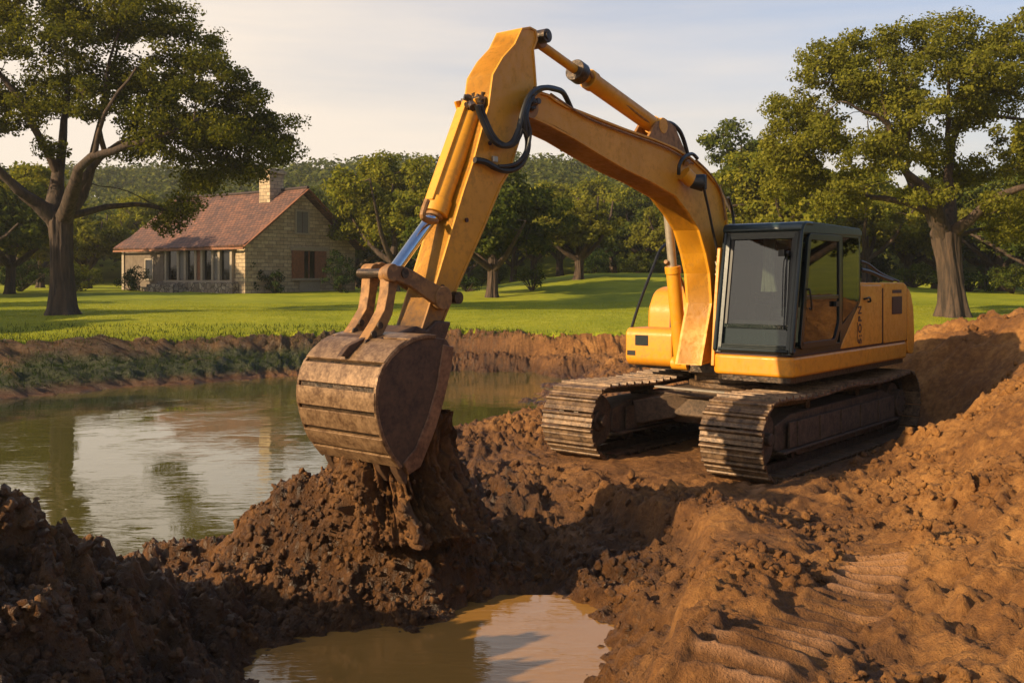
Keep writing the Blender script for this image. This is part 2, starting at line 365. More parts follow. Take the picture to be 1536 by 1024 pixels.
M['render'] = plain('dark_plaster', (.14, .105, .075), .9, 0, .25, .2, 3)
M['seat'] = plain('grey_seat_fabric', (.05, .055, .055), .9)
M['cream'] = plain('cream_cloth', (.42, .40, .33), .9)

# ------------------------------------------------------------------ terrain
EC = (3.27, 14.46); ET = R(40)                       # excavator centre and heading
EF = (-math.sin(ET), -math.cos(ET)); EN = (math.cos(ET), -math.sin(ET))
POND_Z, PUD_Z = -.50, -.52
def gz(px, py, z):                                    # a point known by its height
    Y = (CAMZ - z)*FPX/(py - HY); return ((px-HX)/FPX*Y, Y, z)
def lawn_z(Y):
    return .6 + .42*sstep(29, 40, Y) + .45*sstep(42, 70, Y)
CP = []
for a in [(700,668,0),(805,614,0),(745,640,-.02),(690,660,-.1),(880,716,0),(1000,732,0),(1125,790,0),(1105,880,0),(1010,1024,.02),(1385,655,0),(1300,800,.02),(1250,870,.03),(1180,950,.02),
          (740,886,PUD_Z),(860,898,PUD_Z),(917,940,PUD_Z),(900,985,PUD_Z),(885,1030,PUD_Z),(620,928,PUD_Z),(540,948,PUD_Z),(450,960,PUD_Z),(400,958,PUD_Z),(350,1000,PUD_Z),(372,1040,PUD_Z),
          (205,842,-.5),(262,862,-.46),(330,858,-.46),(385,838,-.47),(470,722,-.5),(812,602,-.5),(690,648,-.42)]:
    CP.append(gz(*a))
for a in [(600,870,8.8),(470,860,8.9),(480,760,9.3),(360,900,8.5),(490,716,9.7),(440,735,9.75),(400,750,9.85),(350,780,9.9),(445,728,9.75),(300,808,9.95),(250,930,7.5),(300,880,8.6),(330,1000,6.9),(150,960,6.3),(0,1000,5.0),(0,785,6.2),(50,815,6.4),(100,840,6.8),(150,862,7.1),(200,872,7.6),
          (100,880,6.6),(60,940,5.6),(200,1010,5.8),(850,800,10.6),(760,800,10.2),(700,790,10.5),(700,740,11.6),(660,715,12.),(960,820,9.9),(1000,900,8.2),(960,900,8.7),(960,980,7.2),
          (1370,505,18),(1450,494,17),(1536,484,16),(1536,650,10.6),(1480,700,10.6),(1440,640,13.2),(1536,560,12.6),(1536,770,8.6),(1400,770,9.8),(1400,900,7.4),(1536,920,6.9),(1480,980,6.3)]:
    CP.append(tuple(at(*a)))
CP += [(-.95,9.55,.50),(-.6,9.6,.40),(-1.4,9.6,.46),(-1.9,9.6,.42),(-.95,9.0,.18),(-1.5,9.1,.16),(-1.1,10.9,-.25),(-2.5,11.2,-.75),(-.8,8.35,-.5),
       (-.6,8.,-.8),(-.5,6.8,-.85),(-.3,5.5,-.8),(.1,7.5,-.8),(-1.3,7.2,-.75),(-.1,8.8,-.7),(-.6,4,-.7),
       (-5.2,9.6,-.9),(-6.5,9,-.6),(-4.2,11.5,-1),(-7,14,-1.1),(-3,18,-1),(-3.5,14,-.95),(-3,26,-1.1),(0,24,-.9),(-1,19.5,-.85),(-14,18,-1.1),(-12,12,-.9),(-10,21,-1),(-18,20,-.7),(-1,28,-1),
       (-5,4.5,.9),(-6,6.5,1.0),(-7,5,1.3),(-8,8,.6),(-3,3,.55),(0,2.5,-.2),(2,3,.1),(4,4,.4),(-4,0,1.),(0,0,.2),(5,0,.6),
       (5.6,6.2,.75),(6.5,8,1.2),(7,10.5,1.7),(8,13,2.0),(9,16,2.0),(9.5,19,1.5),(5.4,9,.95),(11,10,1.9),(12,16,1.8),(12,22,.9),
       (8,22,.75),(5,21,.1),(3,23,.0),(3.4,20,.0),(1.8,19.5,-.05),(2.4,24,-.15)]
CP = np.array(CP, float)
for X in np.arange(-40, 41, 8):
    for Y in (34, 40, 48): CP = np.vstack([CP, (X, Y, float(lawn_z(np.array(float(Y)))))])
CP = np.vstack([CP, [(-32,26,.75),(-32,12,.9),(-30,0,1),(30,26,.9),(28,12,1),(26,0,1),(-12,0,1.),(12,0,.9),(0,-6,.5)]])
# track area stays level
for u in (-3.2, -1.6, 0, 1.6, 2.6):
    for v in (-1.7, 0, 1.7): CP = np.vstack([CP, (EC[0]+u*EF[0]+v*EN[0], EC[1]+u*EF[1]+v*EN[1], 0.)])
_c2 = .25**2
_K = np.sqrt(((CP[:, None, :2]-CP[None, :, :2])**2).sum(-1)+_c2) - 1e-3*0
_n = len(CP); _A = np.zeros((_n+1, _n+1)); _A[:_n, :_n] = -_K + np.eye(_n)*.06; _A[:_n, _n] = 1; _A[_n, :_n] = 1
_w = np.linalg.solve(_A, np.append(CP[:, 2], 0.))
def base_h(x, y):
    x = np.asarray(x, float); y = np.asarray(y, float); sh = x.shape; x = x.ravel(); y = y.ravel(); o = np.full(x.shape, _w[_n])
    for i in range(_n): o -= _w[i]*np.sqrt((x-CP[i, 0])**2+(y-CP[i, 1])**2+_c2)
    return o.reshape(sh)
EDGE_X = [-40,-22,-14.2,-11,-7,-4,-1.5,.3,2,4,6,8,10,14,20,40]; EDGE_Y = [24,25.4,27.9,29.6,31.5,32.3,32.5,31.9,31.5,31.6,30,28.6,27.2,25.6,24,22]
def far_bank(x, y):                                    # the pond's far shore and the cut edge of the lawn above it
    e1 = np.interp(x, EDGE_X, EDGE_Y)+.3*fbm(x*.5, y*.1, 53, 3)
    ys = np.interp(x, [-40,-22,-16,-12.1,-10.2,-6.5,-2.25,.66,1.5,4,40], [19,20,21.6,23.7,26.2,29.4,31.0,30.6,28.6,28.4,18])
    ys = np.minimum(ys, e1-.9); t = (y-ys)/(e1-ys)
    zf = -.5+1.1*(.42*sstep(0, .45, t)+.58*sstep(.62, 1., t)) - .5*sstep(0, -1.6, t*(e1-ys))
    d = x-np.interp(y, [15,22.5,23.4,27.9,31], [-.4,.5,.7,1.4,2.4])+.3*fbm(x*.7, y*.7, 55, 3)
    zr = -.95+.45*sstep(-2.2, 0, d)+.50*sstep(0, 1.6, d)+.55*sstep(2.5, 8, d)
    return np.where(y > e1, lawn_z(y), np.minimum(np.maximum(zf, zr), lawn_z(y)+.06))
def hill(x, y):
    r = 17*sstep(100, 235, y+.10*x+18*fbm(x*.012, y*.012, 31, 2))*(1+.22*fbm(x*.009+3, y*.01, 33, 3))
    r *= 1-.38*sstep(10, 75, x)*(1-sstep(100, 170, x))
    return r + .5*fbm(x*.04, y*.04, 35, 2)*sstep(60, 110, y)
def edge_noise(x, y): return .35*fbm(x*.8, y*.8, 51, 4)
def far_h(x, y): return lawn_z(y) + 1.15*sstep(-5, 7, x)*(1-sstep(18, 32, x))*sstep(46, 76, y) + .16*fbm(x*.09, y*.09, 41, 3)*sstep(30, 44, y) + hill(x, y)
def lawn_mask(x, y):        # 1 where the turf is
    return y - np.interp(x, EDGE_X, EDGE_Y) + edge_noise(x, y)
CPATH = np.array([(3.2,8.7),(2.85,7.9),(2.35,7.1),(1.85,6.45),(1.35,5.85),(.9,5.3)])        # imprinted track
def path_coords(x, y, path):
    best = np.full(x.shape, 99.); ss = np.zeros(x.shape); sgn = np.zeros(x.shape); acc = 0
    for i in range(len(path)-1):
        a, b = path[i], path[i+1]; d = b-a; L = np.hypot(*d); t = np.clip(((x-a[0])*d[0]+(y-a[1])*d[1])/L**2, 0, 1)
        q = np.hypot(x-a[0]-t*d[0], y-a[1]-t*d[1]); k = q < best
        best = np.where(k, q, best); ss = np.where(k, acc+t*L, ss); acc += L
    return best, ss
def exc_uv(x, y):
    dx, dy = x-EC[0], y-EC[1]; return dx*EF[0]+dy*EF[1], dx*EN[0]+dy*EN[1]
def H(x, y, detail=True):
    w = sstep(36, 46, y)*1.0
    w = np.maximum(w, sstep(30, 44, np.abs(x)))
    z = far_h(x, y)
    near = w < 1
    if near.any():
        b = np.zeros(x.shape); b[near] = base_h(x[near], y[near]); w2 = sstep(20.5, 24, y)*(1-sstep(9, 13, x)*(1-sstep(24, 28, y))); b = b*(1-w2)+far_bank(x, y)*w2; z = np.where(near, b*(1-w)+z*w, z)
    if not detail: return z
    lm = lawn_mask(x, y); dm = 1-sstep(-.15, .35, lm)          # dirt amount
    u, v = exc_uv(x, y)
    flat = (1-sstep(2.7, 3.6, np.abs(u)))*(1-sstep(1.7, 2.3, np.abs(v)))
    wx = x+.12*fbm(x*2, y*2, 60, 3); wy = y+.12*fbm(x*2, y*2, 64, 3)
    big = fbm(wx*.9, wy*.9, 70, 4)*.13
    rill = (np.abs(fbm(wx*1.7+.5*wy, wy*1.1, 90, 3))-.25)*.16
    c1 = np.clip(.62-cell(wx*2.6, wy*2.6, 80), 0, 1)*(.30*vnoise(x*.7, y*.7, 81)**1.5)*(1+.6*(1-sstep(-3., -1., x))*(1-sstep(8, 9.5, y))+.5*sstep(2.5, 4, x)*(1-sstep(6.5, 8, y)))
    c2 = np.clip(.60-cell(wx*6.5, wy*6.5, 83), 0, 1)*.065*(.25+vnoise(x*1.1, y*1.1, 84))
    c3 = np.clip(.60-cell(wx*14, wy*14, 86), 0, 1)*.05*(.4+vnoise(x*2.1, y*2.1, 85))
    c4 = fbm(wx*5, wy*5, 89, 5, .65)*.085 + fbm(wx*22, wy*22, 88, 3)*.016
    wl = 1-sstep(-.2, 1.6, x)
    rough = (c1 + c2*(1+1.2*wl) + c3*(1+.6*wl) + c4*(1+.5*wl) - .045)*1.15
    p, s = path_coords(x, y, CPATH); p2, _s2 = path_coords(x, y, np.array([(2.75,11.7),(2.45,10.7),(2.35,10.2)])); p = np.minimum(p, p2+.04)
    rut = (1-sstep(.20, .30, p))
    soft = 1-.55*sstep(5, 8, x)*(1-sstep(14, 20, y))
    smooth = np.maximum(flat*.75, rut*.85)
    scr = np.exp(-(((x-2.0)/.45)**2+((y-8.6)/1.1)**2))          # scraped face on the cut edge
    smooth = np.maximum(smooth, scr*.8)
    under = sstep(-.42, -.62, z)*.6
    z = z + dm*(big*(1-flat)*(1-rut*.8) + rill*(1-smooth) + rough*soft*(1-smooth)*(1-under))
    xe = np.interp(y, [4,6.2,7.8,8.8,9.6,10.9,12], [.5,1.0,1.45,1.75,1.75,1.1,.3])+.18*fbm(x*1.1, y*1.4, 57, 3); dd = x-xe
    z = z + .24*sstep(5, 6, y)*(1-sstep(10.8, 11.8, y))*sstep(-.24, .03, dd)*(1-sstep(.15, 1.3, dd))*(.7+.6*vnoise(x*.2, y*1.1, 58))
    tri = np.abs((((y+.16*x+.015*fbm(x*3, y*3, 99, 2))/.19) % 1)-.5)*2
    z = z + dm*rut*(.07*sstep(.55, .75, tri)-.045)*(.3+.9*vnoise(x*2, y*3, 95))
    # imprints around the excavator's own tracks
    for vc in (-1.2, 1.2):
        q = (1-sstep(.40, .48, np.abs(v-vc)))*(sstep(-4.6, -2.9, u))*(1-sstep(2.9, 3.3, u))
        t2 = np.abs(((u/.19) % 1)-.5)*2
        z = z + dm*q*(.03*sstep(.5, .8, t2)-.045)
    z = z + (1-dm)*(fbm(x*.5, y*.5, 97, 3)*.05 + fbm(x*3, y*3, 98, 2)*.015)
    return z
def axis(segs):
    out = [segs[0][0]]
    for a, b, h0, h1 in segs:
        while out[-1] < b-1e-6:
            t = (out[-1]-a)/(b-a); out.append(min(b, out[-1]+h0*(1-t)+h1*t))
    return np.array(out)
gx = axis([(-420,-60,12,2.5),(-60,-18,2.5,.5),(-18,-6.5,.4,.05),(-6.5,9.5,.028,.028),(9.5,20,.06,.5),(20,60,.5,2.5),(60,420,2.5,12)])
gy = axis([(-14,3,1,.12),(3,8,.03,.024),(8,14,.026,.042),(14,24,.05,.07),(24,34,.08,.10),(34,60,.15,.6),(60,420,.7,10)])
GX, GY = np.meshgrid(gx, gy); GZ = H(GX, GY)
LM = lawn_mask(GX, GY)
def wet_and_shade(x, y, z):
    n = fbm(x*1.6, y*1.6, 11, 4)*.16
    lowf = 1-sstep(-.42, .30, z+n)                                # low ground near the water stays wet
    left = (1-sstep(-.9, 1.1, x+n*3))*(1-sstep(12, 16, y))*.80    # freshly dug mud heaps
    cut = (1-sstep(.2, 1.7, x+n*2))*(1-sstep(13, 17, y))*.3
    far = sstep(24, 27, y)*1.0*(1-sstep(-1, 2.5, x))  # shade of the far pond bank, painted in through the damp-earth colour
    sh = sstep(.12, .03, np.abs(z-POND_Z)+.4*np.abs(n))*.25
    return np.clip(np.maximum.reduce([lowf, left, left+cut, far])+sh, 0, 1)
def turfness(x, y, z):
    n = fbm(x*.9, y*.9, 21, 4)
    return np.clip(sstep(22, 24, y)*(1-sstep(-4.5, -1.5, x+1.5*n))*sstep(-.42, -.22, z)*(1-.8*sstep(.02, .30, z+.25*n))*1.1, 0, 1)  # grass low down; thin cover higher up also darkens the bank for shade
def pressed(x, y):
    p, s = path_coords(x, y, CPATH); p2, _s2 = path_coords(x, y, np.array([(2.75,11.7),(2.45,10.7),(2.35,10.2)])); p = np.minimum(p, p2+.04)
    tri = np.abs((((y+.16*x+.015*fbm(x*3, y*3, 99, 2))/.19) % 1)-.5)*2
    return (1-sstep(.20, .28, p))*sstep(.55, .75, tri)*sstep(.25, .5, vnoise(x*2, y*3, 95))
PRESS = pressed(GX, GY)
WET_SHADE = wet_and_shade(GX, GY, GZ); TURF = turfness(GX, GY, GZ)
nyy, nxx = GX.shape; idx = np.arange(nxx*nyy).reshape(nyy, nxx)
Q = np.stack([idx[:-1, :-1], idx[:-1, 1:], idx[1:, 1:], idx[1:, :-1]], -1).reshape(-1, 4)
lawnf = (LM[:-1, :-1] > 0).reshape(-1)
VV = np.stack([GX, GY, GZ], -1).reshape(-1, 3)
def sheet(name, sel, mat):
    q = Q[sel]; used = np.unique(q); rm = np.full(len(VV), -1); rm[used] = np.arange(len(used))
    o = npmesh(name, VV[used], rm[q], mat, smooth=True); tag(o, kind='structure')
    return o, used
gr, used = sheet('ground', ~lawnf, M['dirt'])
for nm, arr in (('wet', WET_SHADE), ('turf', TURF), ('press', PRESS)):
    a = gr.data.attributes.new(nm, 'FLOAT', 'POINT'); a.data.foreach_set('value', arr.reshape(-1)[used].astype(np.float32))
lw, _ = sheet('lawn', lawnf, M['lawn'])
def ground_z(x, y):
    i = np.clip(np.searchsorted(gx, x)-1, 0, nxx-2); j = np.clip(np.searchsorted(gy, y)-1, 0, nyy-2)
    fx = np.clip((x-gx[i])/(gx[i+1]-gx[i]), 0, 1); fy = np.clip((y-gy[j])/(gy[j+1]-gy[j]), 0, 1)
    return (GZ[j, i]*(1-fx)+GZ[j, i+1]*fx)*(1-fy)+(GZ[j+1, i]*(1-fx)+GZ[j+1, i+1]*fx)*fy
def gzf(x, y): return float(ground_z(np.array([x]), np.array([y]))[0])
# water
def water(name, x0, x1, y0, y1, z, mat, n=2):
    m = MB(); m.add([(x0,y0,z),(x1,y0,z),(x1,y1,z),(x0,y1,z)], [(0,1,2,3)])
    return tag(m.build(name, mat), kind='structure')
m = MB(); m.add([(-24,9.3,POND_Z),(-2.05,9.3,POND_Z),(-1.1,10.9,POND_Z),(3.0,13,POND_Z),(3.0,33,POND_Z),(-24,33,POND_Z)], [(0,1,2,3,4,5)]); tag(m.build('pond_water', M['pond']), kind='structure')
m = MB(); m.add([(-3.0,1,PUD_Z),(2.2,1,PUD_Z),(2.2,9.25,PUD_Z),(-1.6,9.25,PUD_Z),(-3.0,8.5,PUD_Z)], [(0,1,2,3,4)]); tag(m.build('pit_water', M['puddle']), kind='structure')

# loose clods of earth
def ico():
    bm = bmesh.new(); bmesh.ops.create_icosphere(bm, subdivisions=2, radius=1); V = np.array([v.co[:] for v in bm.verts]); F_ = np.array([[v.index for v in f.verts] for f in bm.faces]); bm.free(); return V, F_
IV, IF = ico()
def clods(name, n, mat):
    xs, ys = [], []
    while len(xs) < n:
        Y = 4.6*math.exp(rng.random()*math.log(30/4.6)); X = (rng.random()*1.2-.6)*Y
        z0 = gzf(X, Y)
        if z0 < -.5 or X < -9: continue
        u, v = exc_uv(np.array([X]), np.array([Y]))
        if abs(u[0]) < 3.1 and abs(v[0]) < 1.9: continue
        if lawn_mask(np.array([X]), np.array([Y]))[0] > -.1: continue
        if vnoise(np.array([X*.9]), np.array([Y*.9]), 3)[0] < .42 + .3*rng.random(): continue
        xs.append(X); ys.append(Y)
    xs, ys = np.array(xs), np.array(ys); zs = ground_z(xs, ys)
    sz = (.005+.040*rng.random(n)**9)*(1+.04*ys)
    p, _s = path_coords(xs, ys, CPATH); sz = np.where(p < .3, sz*.4, sz)
    V = np.zeros((n, len(IV), 3)); W_ = np.zeros((n, len(IV)))
    for i in range(n):
        q = rng.normal(size=(3, 3)); q, _r = np.linalg.qr(q)
        v = IV*(1+.8*(rng.random((len(IV), 1))-.5)); v = v*np.array([1, .8+.4*rng.random(), .55+.3*rng.random()]); v = v@q.T*sz[i]
        V[i] = v+np.array([xs[i], ys[i], zs[i]+sz[i]*.25])
    W_[:] = wet_and_shade(xs, ys, zs)[:, None]
    F_ = (IF[None]+np.arange(n)[:, None, None]*len(IV)).reshape(-1, 3)
    o = npmesh(name, V.reshape(-1, 3), F_, mat, smooth=True); tag(o, kind='stuff')
    a = o.data.attributes.new('wet', 'FLOAT', 'POINT'); a.data.foreach_set('value', W_.ravel().astype(np.float32))
    a = o.data.attributes.new('turf', 'FLOAT', 'POINT')
    return o
o = clods('earth_clods', 14000, M['dirt']); tag(o, 'loose brown clods of dug earth scattered over the banks', 'earth clods')

# grass blades
def blades(name, xs, ys, h, w, mat):
    n = len(xs); zs = ground_z(xs, ys)-.01; a = rng.random(n)*2*math.pi; l = rng.normal(size=(n, 2))*.35*h[:, None]
    b0 = np.stack([xs-np.cos(a)*w, ys-np.sin(a)*w, zs], -1); b1 = np.stack([xs+np.cos(a)*w, ys+np.sin(a)*w, zs], -1); tp = np.stack([xs+l[:, 0], ys+l[:, 1], zs+h], -1)
    return npmesh(name, np.stack([b0, b1, tp], 1).reshape(-1, 3), np.arange(3*n).reshape(-1, 3), mat)
n = 260000; Y = 25+25*rng.random(n)**1.4; X = (rng.random(n)*1.12-.56)*Y; k = lawn_mask(X, Y) > 0
xs, ys = X[k], Y[k]
o = blades('lawn_grass', xs, ys,   .02+.035*rng.random(len(xs)), .005+.008*rng.random(len(xs)), M['blade']); tag(o, 'short mown grass blades of the lawn beyond the pond', 'grass', kind='stuff')
n = 60000; X = -17+19*rng.random(n); Y = 23+11*rng.random(n); z = ground_z(X, Y); t = turfness(X, Y, z); k = (rng.random(n) < t*.7) | ((np.abs(lawn_mask(X, Y)) < .25) & (rng.random(n) < .7))
xs, ys = X[k], Y[k]
o = blades('bank_grass', xs, ys, .05+.12*rng.random(len(xs)), .007+.007*rng.random(len(xs)), M['leaf_bush']); tag(o, 'rough tufted grass growing on the far pond bank', 'grass', kind='stuff')

#@@EXC
# ------------------------------------------------------------------ excavator (local axes: +X forward, +Y its left, Z up)
EX = empty('excavator', (EC[0], EC[1], 0), math.atan2(EF[1], EF[0]))
tag(EX, 'yellow crawler excavator with dark cab parked on the dug bank, arm reaching over the water', 'excavator')
def P(px, py, v):                                     # a point of the upright plane at sideways distance v
    a = (px-768)/1500
    u = (a*(EC[1]+v*EN[1])-EC[0]-v*EN[0])/(EF[0]-a*EF[1]); Y = EC[1]+u*EF[1]+v*EN[1]
    return (u, CAMZ-(py-415)/1500*Y)
def PL(pts, v): return [P(a, b, v) for a, b in pts]
def P3(px, py, v): u, z = P(px, py, v); return (u, v, z)
def rounded(pts, r, n=4):
    out = []; N = len(pts)
    for i in range(N):
        a, b, c = Vector(pts[i-1][:2]), Vector(pts[i][:2]), Vector(pts[(i+1) % N][:2])
        d1, d2 = (a-b), (c-b); k = min(r, d1.length*.45, d2.length*.45); p, q = b+d1.normalized()*k, b+d2.normalized()*k
        for j in range(n+1):
            t = j/n; w = p*(1-t)**2+b*2*t*(1-t)+q*t*t; out.append((w.x, w.y))
    return out
# --- tracks
def track_path(n_arc=16):
    r = .46; c0, c1, zc = 2.05, -2.50, .475; pts = []
    for i in range(n_arc+1): a = R(90-180*i/n_arc); pts.append((c0+r*math.cos(a), zc+r*math.sin(a)))
    for i in range(1, 20): pts.append((c0+(c1-c0)*i/20, .015))
    for i in range(n_arc+1): a = R(-90-180*i/n_arc); pts.append((c1+r*math.cos(a), zc+r*math.sin(a)))
    for i in range(1, 20): t = i/20; pts.append((c1+(c0-c1)*t, zc+r-.035*math.sin(math.pi*t*2)**2))
    return [Vector(p) for p in pts]
def walk(pts, step):
    seg = [(pts[i], pts[(i+1) % len(pts)]) for i in range(len(pts))]; L = sum((b-a).length for a, b in seg); n = round(L/step); out = []
    acc = 0; k = 0; tgt = 0
    for a, b in seg:
        l = (b-a).length
        while k < n and tgt <= acc+l:
            t = (tgt-acc)/l; out.append((a.lerp(b, t), (b-a).normalized())); k += 1; tgt = k*L/n
        acc += l
    return out
def build_track(vc):
    s = 1 if vc > 0 else -1
    tr = empty('crawler_track'); tr.parent = EX
    belt = MB(); path = track_path(); rg = random.Random(3+s)
    prof = [(0, -.012), (.178, -.012), (.178, .012), (.125, .016), (.115, .028), (.10, .016), (.055, .016), (.045, .050), (.028, .058), (.012, .050), (0, .02)]
    for p, d in walk(path, .19):
        nrm = Vector((-d.y, d.x)); jit = rg.uniform(-.004, .004)
        o2 = [(p.x+d.x*a+nrm.x*(b+jit), p.y+d.y*a+nrm.y*(b+jit)) for a, b in prof]
        belt.prism(o2, vc-.41, vc+.41)
    belt.build('track_shoes', M['track'], tr, bev=.004, seg=1)
    ch = MB(); inn = [(p.x-(-d.y)*-.0, p.y) for p, d in walk(path, .12)]
    for w in (-.12, .12):
        ch.loop([tuple(v) for v in track_path()], .11, vc+w-.035, vc+w+.035)
    ch.build('track_chain', M['grease'], tr)
    fr = MB()
    fr.prism([(1.75,.30),(1.55,.25),(-2.15,.25),(-2.35,.36),(-2.35,.60),(-1.9,.72),(1.3,.70),(1.75,.60)], vc-.20, vc+.20)
    fr.prism([(1.2,.17),(-1.9,.17),(-2.0,.25),(1.3,.25)], vc+s*.21, vc+s*.25)
    fr.build('track_frame', M['track_side'], tr, bev=.02)
    g = MB()                                          # outer guard: a long plate with cut-outs and a slanting rail
    vo = vc+s*.26 if s > 0 else vc-s*.26
    g.prism([(1.5,.30),(-2.2,.30),(-2.2,.62),(1.5,.62)], vo-.015, vo+.015)
    g.beam((1.75, vo, .27), (-2.25, vo, .27), .10, .035)
    for u in (1.25, .55, -.15, -.85, -1.55): g.box((u-.05, vo-.03, .30), (u+.05, vo+.035, .62))
    g.build('side_guard', M['track_side'], tr, bev=.008)
    w = MB(); w.cyl((2.05, vc-.17, .475), (2.05, vc+.17, .475), .355, n=36); w.cyl((2.05, vc-.22, .475), (2.05, vc+.22, .475), .14, n=24); w.cyl((2.05, vc-.30, .475), (2.05, vc+.30, .475), .08, n=16)
    w.build('idler_wheel', M['track_side'], tr, bev=.02)
    sp = MB(); sp.cyl((-2.5, vc-.14, .475), (-2.5, vc+.14, .475), .30, n=30); sp.cyl((-2.5, vc-.27, .475), (-2.5, vc+.27, .475), .21, n=24)
    for i in range(14):
        a = 2*math.pi*i/14; c, q = math.cos(a), math.sin(a)
        sp.beam((-2.5+c*.28, vc, .475+q*.28), (-2.5+c*.375, vc, .475+q*.375), .10, .06, up=(0, 1, 0))
    for i in range(9): a = 2*math.pi*i/9; sp.cyl((-2.5+.15*math.cos(a), vc+s*.27, .475+.15*math.sin(a)), (-2.5+.15*math.cos(a), vc+s*.29, .475+.15*math.sin(a)), .02, n=8)
    sp.build('sprocket', M['track_side'], tr, bev=.006)
    for u in (1.35, .83, .31, -.21, -.73, -1.25, -1.77):
        q = MB(); q.cyl((u, vc-.19, .20), (u, vc+.19, .20), .085, n=18); q.cyl((u, vc-.25, .20), (u, vc+.25, .20), .05, n=12); q.build('roller', M['grease'], tr, bev=.006)
    for u in (.7, -1.0):
        q = MB(); q.cyl((u, vc-.16, .765), (u, vc+.16, .765), .07, n=16); q.box((u-.05, vc-.03, .66), (u+.05, vc+.03, .76)); q.build('carrier_roller', M['grease'], tr)
    return tr
build_track(1.2); build_track(-1.2)
# --- undercarriage between the tracks
ub = MB()
ub.prism([(1.0,.50),(.75,.36),(-1.2,.36),(-1.5,.52),(-1.3,.86),(.75,.86)], -.62, .62)
for sx in (1, -1):
    for sv in (1, -1):
        ub.beam((sx*.75-.1, sv*.4, .66), (sx*1.25-.1, sv*1.05, .52), .42, .34)
ub.plan([(.95,-.95),(.95,.95),(-1.25,.95),(-1.25,-.95)], .74, .80)
und = ub.build('undercarriage', M['track_side'], EX, bev=.03)
q = MB(); q.prism([P(985,576,.55), P(1112,592,.55), (P(1112,592,.55)[0], P(1112,592,.55)[1]-.035), (P(985,576,.55)[0], P(985,576,.55)[1]-.035)], .40, .62)
pa, pb = P3(985,579,-.72), P3(1112,591,.78)
q = MB(); q.beam(pa, pb, .10, .025); q.build('step_bar', M['pale_metal'], EX, bev=.005)
q = MB(); q.cyl((0,0,.86), (0,0,.93), .70, n=48); q.cyl((0,0,.93), (0,0,1.04), .62, n=48); q.cyl((0,0,1.04), (0,0,1.14), .72, n=48)
sb = q.build('swing_bearing', M['track'], EX, bev=.012)
# --- turntable deck and skirt
def deck_outline(o=0.):
    return rounded([(1.42+o,.33-o),(1.42+o,1.47+o),(-2.85-o,1.47+o),(-3.06-o,1.05),(-3.10-o,0),(-3.06-o,-1.05),(-2.85-o,-1.45-o),(.62+o,-1.45-o),(.62+o,-.55+o),(.25,-.50),(.25,.33-o)], .16, 5)
q = MB(); q.plan(deck_outline(), 1.15, 1.415); dk = q.build('deck', M['orange'], EX, bev=.045, seg=3)
q = MB(); q.plan(deck_outline(-.04), 1.08, 1.15); q.plan([(.9,-.42),(.9,.34),(-.5,.34),(-.5,-.42)], 1.10, 1.40); q.build('deck_underside', M['grease'], EX)
q = MB(); q.plan(deck_outline(-.012), 1.412, 1.428); q.build('deck_seam', M['seam'], EX)
# --- body panels
q = MB(); q.prism(rounded([(-.16,1.43),(-.20,1.49),(-.84,2.02),(-.93,2.12),(-.93,2.30),(-1.74,2.30),(-1.74,1.43)], .03, 2), 1.27, 1.455)
q.prism([(-.93,1.43),(-.93,2.295),(-1.74,2.295),(-1.74,1.43)], -1.36, 1.27)
bp = q.build('side_cover', M['orange'], EX, bev=.03, seg=3)
q = MB(); q.prism(rounded([(-1.765,1.43),(-1.765,2.33),(-2.62,2.33),(-2.78,2.28),(-2.78,1.43)], .05, 3), -1.38, 1.468); ed = q.build('engine_door', M['orange'], EX, bev=.05, seg=3)
q = MB(); q.prism(rounded([(-2.80,1.22),(-2.80,2.27),(-2.95,2.16),(-3.07,1.90),(-3.12,1.43),(-3.06,1.20)], .08, 4), -1.40, 1.475); q.build('counterweight', M['orange'], EX, bev=.07, seg=3)
for uu in (-1.752, -2.79):
    q = MB(); q.prism([(uu-.011,1.43),(uu+.011,1.43),(uu+.011,2.25),(uu-.011,2.25)], -1.3, 1.462); q.build('panel_seam', M['seam'], EX)
q = MB()
for i in range(9):
    z = 1.87+i*.027; q.beam((-2.12, 1.474, z), (-2.52, 1.474, z-.008), .012, .016)
q.box((-2.54,1.468,1.85),(-2.10,1.472,2.12)); q.build('vent_grille', M['seam'], EX)
q = MB(); q.box((-2.52,1.468,2.17),(-2.12,1.4725,2.22)); q.build('vent_slot', M['seam'], EX)
q = MB(); q.tube([(-.98,1.46,2.10),(-.99,1.50,2.11),(-1.10,1.50,2.12),(-1.14,1.50,2.07),(-1.14,1.46,2.06)], .014); q.build('door_handle', M['black'], EX)
# lettering on the panel, reading upwards
cu = bpy.data.curves.new('lettering', 'FONT'); cu.body = 'S:OPN'; cu.size = .165; cu.extrude = .002; cu.offset = .004; cu.space_character = 1.25
tmp = bpy.data.objects.new('tmp', cu); COL.objects.link(tmp); bpy.context.view_layer.update()
me = bpy.data.meshes.new_from_object(tmp.evaluated_get(bpy.context.evaluated_depsgraph_get())); bpy.data.objects.remove(tmp)
me.materials.clear(); me.materials.append(M['seam'])
lt = link(bpy.data.objects.new('lettering', me), EX)
lt.matrix_local = Matrix(((0, 1, 0, -.89), (0, 0, 1, 1.459), (1, 0, 0, 1.47), (0, 0, 0, 1))) if False else Matrix(((0., 1., 0., -.90), (0., 0., 1., 1.459), (1., 0., 0., 1.47), (0., 0., 0., 1.)))
q = MB(); q.box((-.745,1.456,1.50),(-.755,1.460,1.78)); q.build('lettering_rule', M['seam'], EX)
